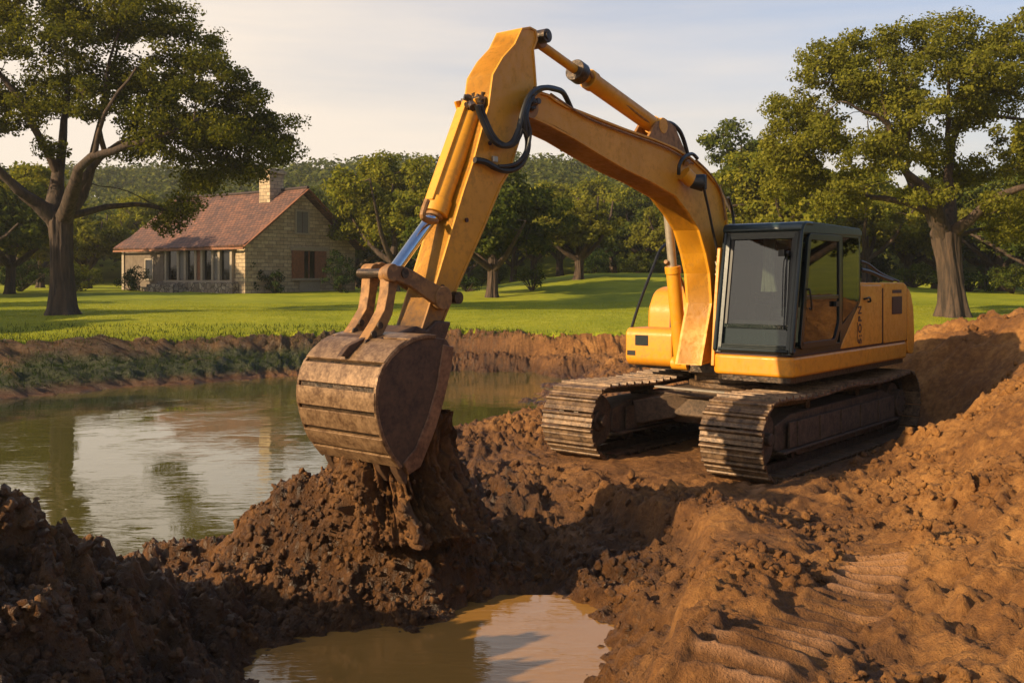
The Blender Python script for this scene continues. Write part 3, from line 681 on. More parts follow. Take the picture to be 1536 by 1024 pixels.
# engine hood fittings and rails
q = MB(); q.box((-1.2,-.6,2.30),(-2.3,.6,2.42)); q.build('engine_hood', M['orange'], EX, bev=.04)
q = MB(); q.cyl((-1.35,.45,2.30),(-1.35,.45,2.62),.05); q.cyl((-1.35,.45,2.35),(-1.35,.45,2.52),.085); q.build('exhaust_pipe', M['black'], EX, bev=.01)
q = MB()
q.tube([P3(1291,392,1.15), P3(1302,396,1.15), P3(1318,408,1.15), P3(1334,416,1.15), P3(1348,422,1.15)], .020)
q.tube([P3(1291,404,1.2), P3(1306,408,1.2), P3(1322,415,1.2), P3(1338,421,1.2)], .030)
q.tube([P3(1300,424,1.15), P3(1300,397,1.15)], .015); q.tube([P3(1318,424,1.15), P3(1318,409,1.15)], .015)
q.build('cover_rail', M['black'], EX); q = MB(); q.tube([(-1.0,-1.2,2.3),(-1.0,-1.2,2.62),(-1.3,-1.2,2.68),(-2.1,-1.2,2.68),(-2.4,-1.2,2.62),(-2.4,-1.2,2.3)], .018); q.build('hand_rail', M['black'], EX)
# --- right-hand front: tool box, tank cover, grab rail
q = MB(); q.prism(rounded([(.72,1.12),(.80,1.20),(.80,1.60),(.74,1.67),(.0,1.67),(.0,1.12)], .05, 4), -1.42, -.62); tb = q.build('tool_box', M['orange'], EX, bev=.035, seg=3)
q = MB(); q.box((.795,-1.24,1.42),(.806,-1.02,1.57)); q.build('badge_plate', M['dkframe'], tb)
q = MB(); q.box((.795,-1.38,1.27),(.806,-1.24,1.34)); q.build('latch', M['black'], tb)
q = MB(); q.prism(rounded([(.30,1.42),(.28,1.95),(.12,2.20),(-.10,2.27),(-.95,2.27),(-.95,1.42)], .08, 4), -1.36, -.60); q.build('tank_cover', M['orange'], EX, bev=.05, seg=3)
q = MB(); q.prism([(.31,1.67),(.29,1.96),(.12,2.21),(.08,2.20),(.25,1.94),(.27,1.67)], -.96, -.935); q.build('cover_seam', M['seam'], EX)
q = MB(); q.tube([P3(948,528,-1.46), P3(944,508,-1.46), P3(954,470,-1.46), P3(966,436,-1.46), P3(980,400,-1.46), P3(990,375,-1.46), P3(1002,366,-1.46), P3(1012,372,-1.3)], .022, n=10); q.build('grab_rail', M['black'], EX)
# --- greasy mess at the boom foot
q = MB(); q.box((.15,-.48,1.15),(.5,.32,1.55)); q.box((-.5,-.5,1.4),(.1,.3,2.2)); q.cyl((.62,-.42,1.52),(.62,.36,1.52),.13)
rg = random.Random(5)
for i in range(16):
    a = Vector((rg.uniform(.4,1.0), rg.uniform(.08,.34), rg.uniform(1.18,1.5))); q.tube([a, a+Vector((rg.uniform(-.1,.2), rg.uniform(-.1,.1), rg.uniform(.05,.3))), a+Vector((rg.uniform(-.2,.25), rg.uniform(-.15,.12), rg.uniform(.0,.5)))], rg.uniform(.014,.035), n=7)
for i in range(10):
    a = Vector((rg.uniform(.6,1.05), rg.uniform(.1,.33), rg.uniform(1.2,1.75))); q.cyl(a, a+Vector((rg.uniform(-.1,.1), rg.uniform(-.1,.1), rg.uniform(-.1,.1))), rg.uniform(.02,.05), n=8)
q.build('hydraulic_valves', M['grease'], EX, bev=.004, seg=1)
q = MB()
for sv in (-.40, .33):
    q.prism([(.05,1.35),(.55,1.35),(.78,1.50),(.72,1.66),(.45,1.74),(.0,1.6)], sv-.02, sv+.02)
q.build('boom_bracket', M['orange'], EX, bev=.006)
# --- cab
CV0, CV1 = .39, 1.45
cab = empty('cab'); cab.parent = EX
A_, B_, C_, D_, E_ = (1.36,1.43), (1.07,3.04), (-.87,3.04), (-.87,2.04), (-.17,1.43)
def pil(m, a, b, v, w=.075, d=.075): m.beam((a[0], v, a[1]), (b[0], v, b[1]), w, d, up=(0, 1, 0))
m = MB()
for v in (CV0+.04, CV1-.04):
    pil(m, A_, B_, v, .09, .08); pil(m, (C_[0]+.02, C_[1]), (D_[0]+.02, D_[1]-.02), v, .08, .07); pil(m, (-.20,1.42), (-.22,3.0), v, .075, .07)
    pil(m, (B_[0]-.02, B_[1]-.03), (C_[0], C_[1]-.03), v, .09, .08); pil(m, (1.33,1.475), (-.19,1.475), v, .10, .07)
    m.prism([(-.17,1.43),(-.23,1.49),(-.23,1.75),(-.84,2.06),(-.87,2.02)], v-.02, v+.03)
m.beam((1.345, CV0, 1.49), (1.345, CV1, 1.49), .07, .12); m.beam((1.08, CV0, 2.98), (1.08, CV1, 2.98), .09, .14); m.beam((-.85, CV0, 2.98), (-.85, CV1, 2.98), .08, .12)
m.box((-.87, CV0+.02, 1.6), (-.83, CV1-.02, 2.1)); m.prism([(1.3,1.43),(-.17,1.43),(-.85,2.0),(-.85,1.43)], CV0+.01, CV0+.03)
m.box((-.2, CV0+.02, 1.42), (1.3, CV1-.02, 1.46))
fr = m.build('cab_frame', M['dkframe'], cab, bev=.018, seg=3)
# rounded outer cheek of the front corner posts (the pale-edged tubes of the photo)
m = MB()
for v in (CV0+.0, CV1+.0):
    m.tube([(1.33,v,1.50),(1.39,v,1.47),(1.385,v,1.60),(1.21,v,2.5),(1.12,v,2.95),(1.08,v,3.05),(1.0,v,3.10),(.80,v,3.10)], .030, n=10)
m.tube([(1.395,CV0+.05,1.475),(1.395,CV1-.05,1.475)], .028, n=10); m.build('corner_tube', M['dkframe'], cab, smooth=True)
m = MB(); m.prism(rounded([(1.16,3.02),(1.12,3.11),(.95,3.13),(-.80,3.10),(-.90,3.06),(-.90,3.0),(1.1,2.98)], .03, 3), CV0-.02, CV1+.02); m.build('cab_roof', plain('teal_roof_paint', (.010,.026,.032), .3), cab, bev=.03, seg=3)
# inner black window surround, front
def fp(t, v, off=0.):                                 # point on the front plane, t from sill to header
    return (A_[0]*(1-t)+B_[0]*t+off, v, A_[1]*(1-t)+B_[1]*t)
m = MB(); m.beam(fp(.22, CV0+.08, .01), fp(.22, CV1-.08, .01), .035, .05)
m.add([fp(.03,CV0+.07,-.005),fp(.03,CV1-.07,-.005),fp(.21,CV1-.07,-.005),fp(.21,CV0+.07,-.005)], [(0,1,2,3)]); m.build('lower_front_panel', plain('dark_lower_glass', (.010,.016,.015), .06, 0, .1, 0), cab)
m = MB(); m.add([fp(.23,CV0+.075),fp(.23,CV1-.075),fp(.955,CV1-.075),fp(.955,CV0+.075)], [(0,1,2,3)]); m.build('windscreen', M['glass'], cab)
m = MB()
for a, b in ((fp(.225,CV0+.10,.006),fp(.95,CV0+.10,.006)),(fp(.225,CV1-.10,.006),fp(.95,CV1-.10,.006)),(fp(.93,CV0+.1,.006),fp(.93,CV1-.1,.006))): m.beam(a, b, .05, .02)
m.build('windscreen_seal', M['rubber'], cab, bev=.006)
m = MB(); m.tube([fp(.80,CV1-.16,.05), fp(.5,CV1-.14,.04), fp(.2,CV1-.13,.04)], .010); m.tube([fp(.80,CV1-.16,.05), fp(.70,CV1-.20,.04), fp(.30,CV1-.17,.03)], .007)
m.cyl(fp(.80,CV1-.22,.06), fp(.80,CV1-.12,.06), .035); m.box((1.20,CV1-.24,2.68),(1.26,CV1-.16,2.76)); m.build('wiper', M['black'], cab)
# door: outer ring, glass, mid bar, handle
door = MB(); vd = CV1+.005
out = rounded([(1.20,1.50),(.93,2.98),(-.14,2.98),(-.14,1.78),(.05,1.50)], .09, 5)
door.loop(out, .085, vd-.02, vd+.022); door.beam((1.05,vd,2.15),(-.12,vd,2.15), .05, .03, up=(0,1,0))
dr = door.build('cab_door', M['dkframe'], cab, bev=.010)
m = MB(); m.prism([(1.14,1.56),(.90,2.92),(-.08,2.92),(-.08,1.82),(.09,1.56)], vd-.004, vd+.002); m.build('door_glass', M['side_glass'], dr)
m = MB(); m.tube([(.93,vd+.02,2.02),(.93,vd+.055,2.02),(.99,vd+.055,2.25),(.98,vd+.02,2.25)], .012); m.build('grab_handle', M['black'], dr); m = MB(); m.box((.0,vd+.02,2.02),(.12,vd+.05,2.09)); m.build('door_latch', M['black'], dr)
m = MB(); m.prism([(-.25,2.96),(-.83,2.96),(-.83,2.06),(-.25,1.80)], vd-.012, vd-.006); m.build('rear_quarter_glass', M['side_glass'], cab)
m = MB(); m.prism([(1.2,1.6),(.95,2.95),(-.83,2.95),(-.83,2.06),(-.2,1.6)], CV0+.035, CV0+.045); m.build('far_side_glass', M['glass'], cab)
m = MB(); m.box((-.86,CV0+.1,2.12),(-.85,CV1-.1,2.92)); m.build('rear_glass', M['glass'], cab)
m = MB(); m.prism(rounded([(.35,1.85),(.42,1.98),(-.05,2.0),(-.12,1.85)], .05), .70, 1.18); m.prism(rounded([(-.02,1.98),(-.20,2.62),(-.32,2.60),(-.16,1.92)], .06), .72, 1.16); m.prism(rounded([(-.2,2.60),(-.23,2.82),(-.32,2.82),(-.30,2.60)], .04), .82, 1.06)
m.box((-.1,.75,1.46),(.35,1.13,1.86)); m.build('driver_seat', M['seat'], cab, bev=.03)
m = MB(); m.box((.35,.52,1.46),(.75,.66,2.05)); m.box((.35,1.22,1.46),(.70,1.34,2.02)); m.tube([(.6,.6,2.0),(.66,.6,2.2)], .015); m.tube([(.6,1.28,2.0),(.66,1.28,2.2)], .015)
m.box((1.05,.5,1.6),(1.2,1.3,1.85)); m.build('control_console', M['black'], cab, bev=.02)
m = MB(); [m.tube([(.80,v,2.93),(.81,v+.01,2.7),(.79,v-.01,2.45),(.80,v+d,2.22)], [.020,.024,.028,.034]) for v, d in ((.80,-.02),(.84,.0),(.88,.01),(.92,.03))]; m.build('hanging_cloth', M['cream'], cab)
# narrow orange post on the boom side of the cab
m = MB(); m.prism([P(1066,548,.33), P(1070,460,.33), P(1076,372,.33), P(1082,372,.33), P(1078,460,.33), P(1078,548,.33)], .33, .375); m.build('cab_side_post', M['orange'], EX, bev=.008)
# --- boom
top = [(799,141),(812,137),(824,141),(836,150),(850,158),(872,166),(902,178),(938,192),(983,208),(1014,221),(1039,237),(1059,255),(1077,276),(1087,296),(1092,328),(1092,400),(1090,470),(1080,540)]
bot = [(1052,548),(1060,500),(1068,455),(1065,410),(1059,380),(1049,345),(1034,320),(1014,294),(976,272),(938,254),(900,232),(861,208),(828,191),(800,178)]
VB = .20
bo = PL(top, VB)+PL(bot, VB)
m = MB(); m.prism(bo, -.17, .17); bm_ = m.build('boom', M['yellow'], EX, bev=.008)
m = MB(); m.loop(bo, .028, -VB, VB); m.build('boom_flange', M['yellow'], bm_, bev=.005)
m = MB(); cL = P3(1000,262,.24); m.cyl(P3(1058,541,-.42), (P(1058,541,-.42)[0], .36, P(1058,541,-.42)[1]), .09)
m.build('boom_foot_pin', M['grease'], bm_)
# reinforcing lugs where the stick hangs
pv = P(800,160,.25)
for v in (-.23, .215):
    m = MB()
    m.cyl((pv[0], v-.012, pv[1]), (pv[0], v+.012, pv[1]), .12, n=28); m.cyl((pv[0], v-.03, pv[1]), (pv[0], v+.03, pv[1]), .06, n=20)
    m.build('stick_pin', M['link'], bm_, bev=.006)
# lamp, bracket and cable
lp = P3(1046,272,.36)
m = MB(); u0, v0, z0 = lp; m.cyl((u0+.14, .24, z0+.10), (u0+.02, .30, z0), .10, .095, n=24); m.build('lamp_bracket', M['yellow'], bm_, bev=.01)
m = MB(); m.cyl((u0+.04, .28, z0), (u0-.05, .42, z0-.02), .085, .115, n=26); m.cyl((u0-.05, .42, z0-.02), (u0-.062, .44, z0-.022), .115, .10, n=26); m.box((u0-.15,.30,z0-.10),(u0-.07,.42,z0+.09)); m.build('work_lamp', M['rubber'], bm_, bev=.012)
m = MB(); m.tube([P3(1056,284,.36), P3(1063,315,.34), P3(1069,345,.32), P3(1075,372,.31), P3(1078,392,.31)], .018, n=7); m.build('lamp_cable', M['rubber'], bm_)
m = MB(); m.tube([P3(1018,262,.27), P3(1019,248,.29), P3(1026,236,.29), P3(1038,231,.26), P3(1046,238,.26)], .024, n=8); m.build('looped_hose', M['rubber'], bm_)
m = MB(); m.tube([P3(1092,296,.1), P3(1098,315,.05), P3(1101,340,.05), P3(1104,370,.1)], .022, n=7); m.build('rear_hose', M['rubber'], bm_)
m = MB()
for i, y in enumerate(range(384, 476, 9)):
    p = P3(1076-(i % 2)*2-.02*i, y, .275); m.tube([p, (p[0]+.02, p[1]+.03, p[2]-.04), (p[0]-.01, p[1], p[2]-.11)], .018, n=6)
m.build('grease_line', M['pale_metal'], bm_)
# --- boom cylinders
def cylinder(name, pa, pb, r, frac, rodr, mat, par, rodmat=None, start=0.):
    pa, pb = Vector(pa), Vector(pb); mid = pa.lerp(pb, frac)
    m = MB(); m.cyl(pa, mid, r, n=28); m.cyl(mid-(pb-pa).normalized()*.10, mid, r*1.14, n=28); m.cyl(pa, pa+(pb-pa).normalized()*.08, r*1.12, n=28)
    m.cyl(pa+Vector((0,-r*1.3,0)), pa+Vector((0,r*1.3,0)), r*.95, n=20)
    o = m.build(name, mat, par, bev=.006)
    m = MB(); m.cyl(mid, pb, rodr, n=24); m.build('piston_rod', rodmat or M['chrome'], o, smooth=True)
    m = MB(); m.cyl(pb+Vector((0,-rodr*1.9,0)), pb+Vector((0,rodr*1.9,0)), rodr*1.7, n=20); m.build('rod_eye', M['link'], o, bev=.005)
    return o
for v in (-.42,):
    o = cylinder('boom_cylinder', P3(1022,545,v), P3(1000,300,v), .098, .60, .062, M['yellow'], EX, M['pale_metal'])
    m = MB(); p = P(1009,398,v); m.cyl((p[0]+.02,v-.04,p[1]+.02), (p[0]+.12,v-.04,p[1]+.05), .03); m.tube([P3(1018,520,v+.0),P3(1033,480,v+.02),P3(1026,430,v+.02),P3(1012,400,v)], .014); m.build('oil_pipe', M['link'], o)
a3, b3 = P3(1036,545,-.42), P3(1010,300,-.42)
cylinder('boom_cylinder', (a3[0], .30, a3[2]), (b3[0]+.1, .0, b3[2]+.05), .085, .5, .055, M['yellow'], EX, M['pale_metal'])
# --- stick (arm)
near = [(783,42),(795,40),(804,45),(806,60),(801,76),(803,100),(805,128),(797,160),(784,197),(765,258),(752,280),(724,348),(700,402),(681,444),(668,476),(656,506),(640,508),(632,494),(640,470),(656,417),(694,290),(709,245),(724,189),(733,158),(739,112),(747,98),(754,86),(772,66)]
VS = .19
stk = PL(near, VS)
m = MB(); m.prism(stk, -.155, .185); st = m.build('arm', M['arm_yellow'], EX, bev=.010)
m = MB(); m.loop(stk, .025, -.165, .196); m.build('arm_edge_plate', M['arm_yellow'], st, bev=.004)
m = MB(); hp = P(799,58,0); m.cyl((hp[0],-.19,hp[1]), (hp[0],.21,hp[1]), .075, n=24); m.cyl((hp[0],-.21,hp[1]), (hp[0],.225,hp[1]), .045, n=20); m.build('head_pin', M['grease'], st, bev=.005)
m = MB(); m.prism([P(640,408,0),P(676,350,0),P(690,330,0),P(700,330,0),P(660,425,0)], -.15, -.13)
for k, (a, b) in enumerate([(706,286),(687,345),(655,440)]): p = P(a, b, .05); m.cyl((p[0]-.02, .05, p[1]), (p[0]+.03, .05, p[1]+.01), .022, n=10)
for (a, b) in [(735,215),(700,330),(664,430)]: p = P(a, b, .197); m = MB(); m.cyl((p[0], .19, p[1]), (p[0], .205, p[1]), .022, n=12); m.build('arm_bolt', M['seam'], st)
# --- arm cylinder on top of the boom
ac = cylinder('arm_cylinder', P3(982,190,0), P3(803,62,0), .105, .60, .052, M['yellow'], EX, M['yellow'])
m = MB(); p = Vector(P3(872,112,0)); q2 = Vector(P3(865,107,0)); m.cyl(p, p+(q2-p).normalized()*.14, .128, n=26); m.build('gland', M['grease'], ac, bev=.01)
m = MB(); m.tube([P3(870,106,.06), P3(882,104,.06), P3(893,120,.08), P3(930,150,.08), P3(968,180,.08), P3(985,190,.05)], .016, n=7); m.build('oil_pipe', M['link'], ac)
m = MB()
for v in (-.13, .11): m.prism([P(955,215,0), P(972,184,0), P(986,180,0), P(1000,192,0), P(1020,240,0)], v-.02, v+.02)
m.box((P(998,196,0)[0]-.05,-.10,P(998,196,0)[1]-.12),(P(998,196,0)[0]+.10,.10,P(998,196,0)[1]+.04)); m.build('cylinder_bracket', M['link'], bm_, bev=.006)
m = MB()
for dv, w in ((.10, .028), (.03, .026), (-.04, .024)):
    m.tube([P3(984,188,dv), P3(996,184,dv), P3(1008,186,dv), P3(1019,196,dv), P3(1026,212,dv), P3(1031,230,dv)], w, n=9)
m.build('boom_hose', M['rubber'], bm_, smooth=True)
m = MB(); m.tube([(P(1031,233,.0)[0], -.02, P(1031,233,.0)[1]), P3(1033,238,.1), P3(1030,246,.24)], .035, n=8); m.tube([P3(1044,240,.2), P3(1066,262,.2), P3(1082,290,.2), P3(1088,330,.2)], .014, n=6)
m.tube([P3(826,141,.2), P3(880,176,.2), P3(940,200,.2), P3(1000,222,.2), P3(1040,246,.2)], .013, n=6); m.build('steel_pipe', M['link'], bm_)
# --- hoses over the joint
m = MB()
for dv, dx, w in ((.24,0,.030),(.29,-5,.027)):
    m.tube([P3(720+dx,158,dv), P3(727+dx,178,dv), P3(737+dx,200,dv+.02), P3(748+dx,214,dv+.03), P3(762+dx,219,dv+.04), P3(774+dx,212,dv+.05), P3(783+dx,192,dv+.07), P3(790+dx,165,dv+.08), P3(800+dx,142,dv+.07), P3(816+dx,132,dv+.02), P3(835+dx,134,dv-.05), P3(846,141,dv-.12), P3(858,166,dv-.16)], w, n=9)
m.tube([P3(712,240,.22), P3(728,243,.24), P3(742,251,.25), P3(760,256,.27), P3(778,250,.30), P3(789,232,.32), P3(792,212,.33), P3(787,190,.34), P3(788,165,.34), P3(796,146,.30)], .032, n=9)
m.tube([P3(795,150,.33), P3(790,175,.36), P3(795,200,.36), P3(790,225,.35), P3(778,243,.33), P3(764,249,.30), P3(748,250,.27)], .022, n=9)
m.build('joint_hose', M['rubber'], st, smooth=True)
m = MB(); m.tube([P3(704,142,-.12), P3(696,152,-.2), P3(691,172,-.22), P3(680,190,-.22), P3(671,214,-.22), P3(662,240,-.2), P3(655,262,-.15), P3(650,285,-.1)], .022, n=8)
m.tube([P3(706,140,-.12), P3(694,166,-.25), P3(682,196,-.24), P3(674,216,-.22)], .018, n=8); m.build('side_hose', M['rubber'], st, smooth=True)
m = MB(); rg = random.Random(9)
m.box((P(728,168,0)[0]-.06, -.12, P(728,168,0)[1]-.02), (P(704,146,0)[0], .15, P(704,146,0)[1]))
for i in range(24):
    px, py, v = rg.uniform(704,726), rg.uniform(146,168), rg.uniform(-.12,.22); a = Vector(P3(px, py, v))
    m.cyl(a, a+Vector((rg.uniform(.0,.09), rg.uniform(-.05,.07), rg.uniform(-.05,.08))), rg.uniform(.018,.040), n=8)
m.build('hose_fittings', M['grease'], st, bev=.003, seg=1); m = MB()
for i in range(8):
    a = Vector(P3(rg.uniform(796,806), rg.uniform(132,170), .3)); m.cyl(a, a+Vector((rg.uniform(-.06,.06), .04, rg.uniform(-.06,.06))), rg.uniform(.02,.035), n=8)
m.build('joint_fittings', M['grease'], st, bev=.003, seg=1)
m = MB(); m.box(tuple(Vector(P3(744,244,.2))), tuple(Vector(P3(744,244,.2))+Vector((.07,.03,.06)))); m.build('hose_clamp', M['pale_metal'], st, bev=.006)
# --- bucket cylinder
bc = MB(); pa, pb = Vector(P3(709,158,-.01)), Vector(P3(652,322,-.01)); bc.cyl(pa, pb, .115, n=28); d = (pb-pa).normalized()
bc.cyl(pb-d*.16, pb, .13, n=28); bc.beam(pa+d*.1+Vector((.06,0,.02)), pb-d*.1+Vector((.06,0,.02)), .16, .11, up=(0,1,0))
for v in (-.14, .12): bc.prism([P(697,150,0), P(716,146,0), P(735,150,0), P(730,178,0), P(706,180,0)], v-.015, v+.015)
bk = bc.build('bucket_cylinder', M['yellow'], EX, bev=.01)
m = MB(); pr = Vector(P3(586,412,-.01)); m.cyl(pb-d*.02, pr, .060, n=26); m.build('piston_rod', M['chrome'], bk, smooth=True)
m = MB(); m.tube([P3(641,300,.12), P3(634,322,.12), P3(640,330,.1), P3(655,332,.08)], .03); m.cyl(tuple(pb-d*.03), tuple(pb+d*.03), .09, n=20); m.build('gland', M['link'], bk, bev=.005)
# --- linkage: two bent links to the bucket, two side links to the arm
def plate_link(name, pts, w, v0, v1, mat, holes=()):
    m = MB(); n = len(pts)
    pp = [Vector(P(*q[:2], (v0+v1)/2)) for q in pts]; ws = w if isinstance(w, list) else [w]*n
    L, Rr = [], []
    for i in range(n):
        d = (pp[min(i+1, n-1)]-pp[max(i-1, 0)]).normalized(); nn = Vector((-d.y, d.x)); L.append(tuple(pp[i]+nn*ws[i]/2)); Rr.append(tuple(pp[i]-nn*ws[i]/2))
    m.prism(L+Rr[::-1], v0, v1)
    for i in (0, n-1): m.cyl((pp[i].x, v0-.015, pp[i].y), (pp[i].x, v1+.015, pp[i].y), ws[i]*.62, n=22)
    for h in holes: p = P(h[0], h[1], (v0+v1)/2); m.cyl((p[0], v0-.02, p[1]), (p[0], v1+.02, p[1]), .035, n=14); m.cyl((p[0]+.055, (v0+v1)/2-.03, p[1]+.02), (p[0]+.065, (v0+v1)/2+.03, p[1]+.03), .03, n=12)
    return m.build(name, mat, EX, bev=.010)
for v0, v1 in ((.08, .20), (-.34, -.22)):
    pts = [(585,412),(581,440),(576,468),(564,492),(548,516),(538,535)] if v0 > 0 else [(557,408),(553,438),(549,466),(536,490),(520,512),(508,528)]
    o = plate_link('bucket_link', pts, [.13,.10,.11,.12,.11,.12], v0, v1, M['link'])
    dd = -28 if v0 < 0 else 0
    m = MB(); vm = v1+.008
    for k in range(4):
        px, py = (569-k*9.5, 488+k*13) if v0 > 0 else (541-k*9.5, 484+k*12.5)
        p = P(px, py, v1); m.cyl((p[0], v1+.0, p[1]), (p[0], v1+.018, p[1]), .032, n=14)
    m.build('link_bolt', M['grease'], o)
for v0, v1 in ((.20, .25), (-.30, -.25)):
    c = [(586,409),(600,411),(616,418),(634,430),(650,440),(662,447)]
    plate_link('side_link', [(x+(0 if v0 > 0 else -16), y-(0 if v0 > 0 else 3)) for x, y in c], [.13,.15,.15,.16,.18,.18], v0, v1, M['link'])
m = MB(); p = P(571,410,-.07); m.cyl((p[0],-.36,p[1]), (p[0],.26,p[1]), .045, n=18); p = P(660,446,0); m.cyl((p[0],-.22,p[1]), (p[0],.255,p[1]), .06, n=18); m.build('link_pin', M['grease'], EX)
# stick tip: dark muddy boss
m = MB(); m.prism(PL([(641,480),(664,482),(656,506),(650,518),(612,520),(590,512),(588,500),(612,488),(628,494)], .1), -.20, .22); m.build('arm_tip', M['bucket_dark'], EX, bev=.02)
# --- bucket
BV0, BV1 = -.38, .62
back = [(652,506),(634,506),(616,512),(600,522),(585,537),(574,553),(568,568),(565,583),(564,600),(565,617),(568,634),(573,652),(580,668),(589,684),(601,700)]
frontp = [(620,706),(634,678),(650,640),(664,595),(673,553),(678,524),(670,509)]
bkp = PL(back, BV1); frp = PL(frontp, BV1)
bkt = MB(); bkt.loop(bkp, .03, BV0+.02, BV1-.02, closed=False)
bks = bkt.build('bucket', M['grease'], EX, bev=.005)
for v0 in (BV0, BV1-.035):
    m = MB(); m.prism(bkp+frp, v0, v0+.035); sdp = m.build('side_plate', M['bucket_dark'], bks, bev=.008)
    m = MB(); ed_ = PL([(664,516),(680,520),(676,553),(666,597),(652,645),(630,700),(612,712),(604,694),(622,672),(640,628),(654,580)], BV1); m.prism(ed_, v0-.012, v0+.047); m.build('side_cutter', mudmetal('rusty_cutter', (.10,.045,.02), (.26,.13,.06), .5, .3), sdp, bev=.01)
# wear plates across the back, each proud of the shell
def resample(pts, s0, s1, n):
    L = [0]
    for i in range(1, len(pts)): L.append(L[-1]+math.dist(pts[i-1], pts[i]))
    T = L[-1]; out = []
    for k in range(n+1):
        s = (s0+(s1-s0)*k/n)*T; i = max(j for j in range(len(L)) if L[j] <= s+1e-9); i = min(i, len(pts)-2)
        t = (s-L[i])/(L[i+1]-L[i]); out.append((pts[i][0]*(1-t)+pts[i+1][0]*t, pts[i][1]*(1-t)+pts[i+1][1]*t))
    return out
cen = Vector(P(620,600,BV1))
def offs(pts, o):
    r = []
    for i, p in enumerate(pts):
        d = Vector(pts[min(i+1, len(pts)-1)])-Vector(pts[max(i-1, 0)]); nn = Vector((-d.y, d.x)).normalized()
        if nn.dot(Vector(p)-cen) < 0: nn = -nn
        r.append((p[0]+nn.x*o, p[1]+nn.y*o))
    return r
cuts = [.02, .20, .41, .54, .66, .78, .895, .995]
for i in range(7):
    rs = resample(bkp, cuts[i]+.011, cuts[i+1]-.011, 7); a, b = offs(rs, .002), offs(rs, .036 if i % 2 else .030)
    m = MB(); m.prism(a+b[::-1], BV0-.012, BV1+.012); m.build('wear_plate', M['bucket'], bks, bev=.006)
m = MB(); m.loop(offs(bkp, .026), .035, BV1-.01, BV1+.018, closed=False); m.loop(offs(bkp, .026), .035, BV0-.018, BV0+.01, closed=False); m.build('rim', M['bucket'], bks, bev=.006)
for k in range(5):
    v = BV0+.07+k*(BV1-BV0-.14)/4; p = P(603,699,BV1); m = MB()
    m.prism([(p[0]+.06,p[1]+.03),(p[0]-.05,p[1]+.05),(p[0]-.10,p[1]-.04),(p[0]-.085,p[1]-.17),(p[0]-.06,p[1]-.17),(p[0]+.02,p[1]-.06)], v-.045, v+.045); m.build('tooth', M['bucket_dark'], bks, bev=.012)
for v in (-.28, .14):
    m = MB(); m.prism(PL([(508,534),(520,518),(545,506),(585,498),(604,503),(600,518),(560,524),(530,536)], v), v-.03, v+.03); m.build('hinge_ear', M['bucket_dark'], bks, bev=.008)
m = MB(); m.prism(offs(resample(bkp, 0, .22, 6), .03)+[P(640,520,BV1), P(660,512,BV1)], -.34, .30); m.build('hinge_plate', M['bucket_dark'], bks, bev=.01)

# --- the sticky mud hanging out of the bucket, run together with the heap below
def mud_mass():
    # rings from the bucket lip down into the heap; section in world x/y
    def wp(u, v): return EC[0]+u*EF[0]+v*EN[0], EC[1]+u*EF[1]+v*EN[1]
    levels = np.linspace(1.20, .12, 110); ns_ = 220; V = []
    for z in levels:
        t = (1.20-z)/1.08
        uc = 6.86-.14*t; vc = .06; ru = .46+.06*math.sin(t*3)+.22*t**2; rv = .54-.13*math.sin(t*3.1)+.22*t**2
        if z > .85: ru *= .86+.14*(1.2-z)/.35
        for k in range(ns_):
            a = 2*math.pi*k/ns_; c, s_ = math.cos(a), math.sin(a)
            e = (abs(c)**3+abs(s_)**3)**(-1/3)
            V.append((uc+ru*c*e, vc+rv*s_*e, z, a))
    V = np.array(V); a = V[:, 3]; z = V[:, 2]
    per = a*6
    strand = np.abs(fbm(per*1.7+.25*fbm(z*3, per*.4, 5, 2), z*.55, 7, 4))           # long vertical strands
    lump = fbm(per*1.6, z*5, 9, 5); k = 1-.42*sstep(.02, .20, .26-strand)*(.35+.65*sstep(.2, .6, z))+(.09+.12*sstep(1.0, .5, z))*lump+.04*fbm(per*6, z*14, 12, 4)-.10*np.clip(.5-cell(per*1.5, z*7, 15), 0, 1)*(.5+.5*sstep(1.1, .6, z))
    wn = .05*fbm(z*2.4, per*.3, 19, 3)
    uc, vc = 6.80, .06
    U = uc+(V[:, 0]-uc)*k+wn; Vv = vc+(V[:, 1]-vc)*k
    X = EC[0]+U*EF[0]+Vv*EN[0]; Y = EC[1]+U*EF[1]+Vv*EN[1]
    n1, n2 = len(levels), ns_; idx = np.arange(n1*n2).reshape(n1, n2); nx = np.roll(idx, -1, 1)
    F_ = np.stack([idx[:-1], idx[1:], nx[1:], nx[:-1]], -1).reshape(-1, 4)
    Vt = np.stack([X, Y, z], -1); o = npmesh('mud', Vt, F_, M['dirt'], smooth=True)
    w = o.data.attributes.new('wet', 'FLOAT', 'POINT'); w.data.foreach_set('value', np.clip(.55+.6*lump, 0, .95).astype(np.float32)); o.data.attributes.new('turf', 'FLOAT', 'POINT')
    # top lump spilling at the open side
    return o
def clods_at(name, P_, sz, wetv):
    n = len(P_); V = np.zeros((n, len(IV), 3))
    for i in range(n):
        q, _r = np.linalg.qr(rng.normal(size=(3, 3))); v = IV*(1+.8*(rng.random((len(IV), 1))-.5)); V[i] = (v*np.array([1, .8, .65]))@q.T*sz[i]+P_[i]
    F_ = (IF[None]+np.arange(n)[:, None, None]*len(IV)).reshape(-1, 3); o = npmesh(name, V.reshape(-1, 3), F_, M['dirt'], smooth=True)
    a = o.data.attributes.new('wet', 'FLOAT', 'POINT'); a.data.foreach_set('value', np.repeat(wetv, len(IV)).astype(np.float32)); o.data.attributes.new('turf', 'FLOAT', 'POINT')
    return tag(o, kind='stuff')
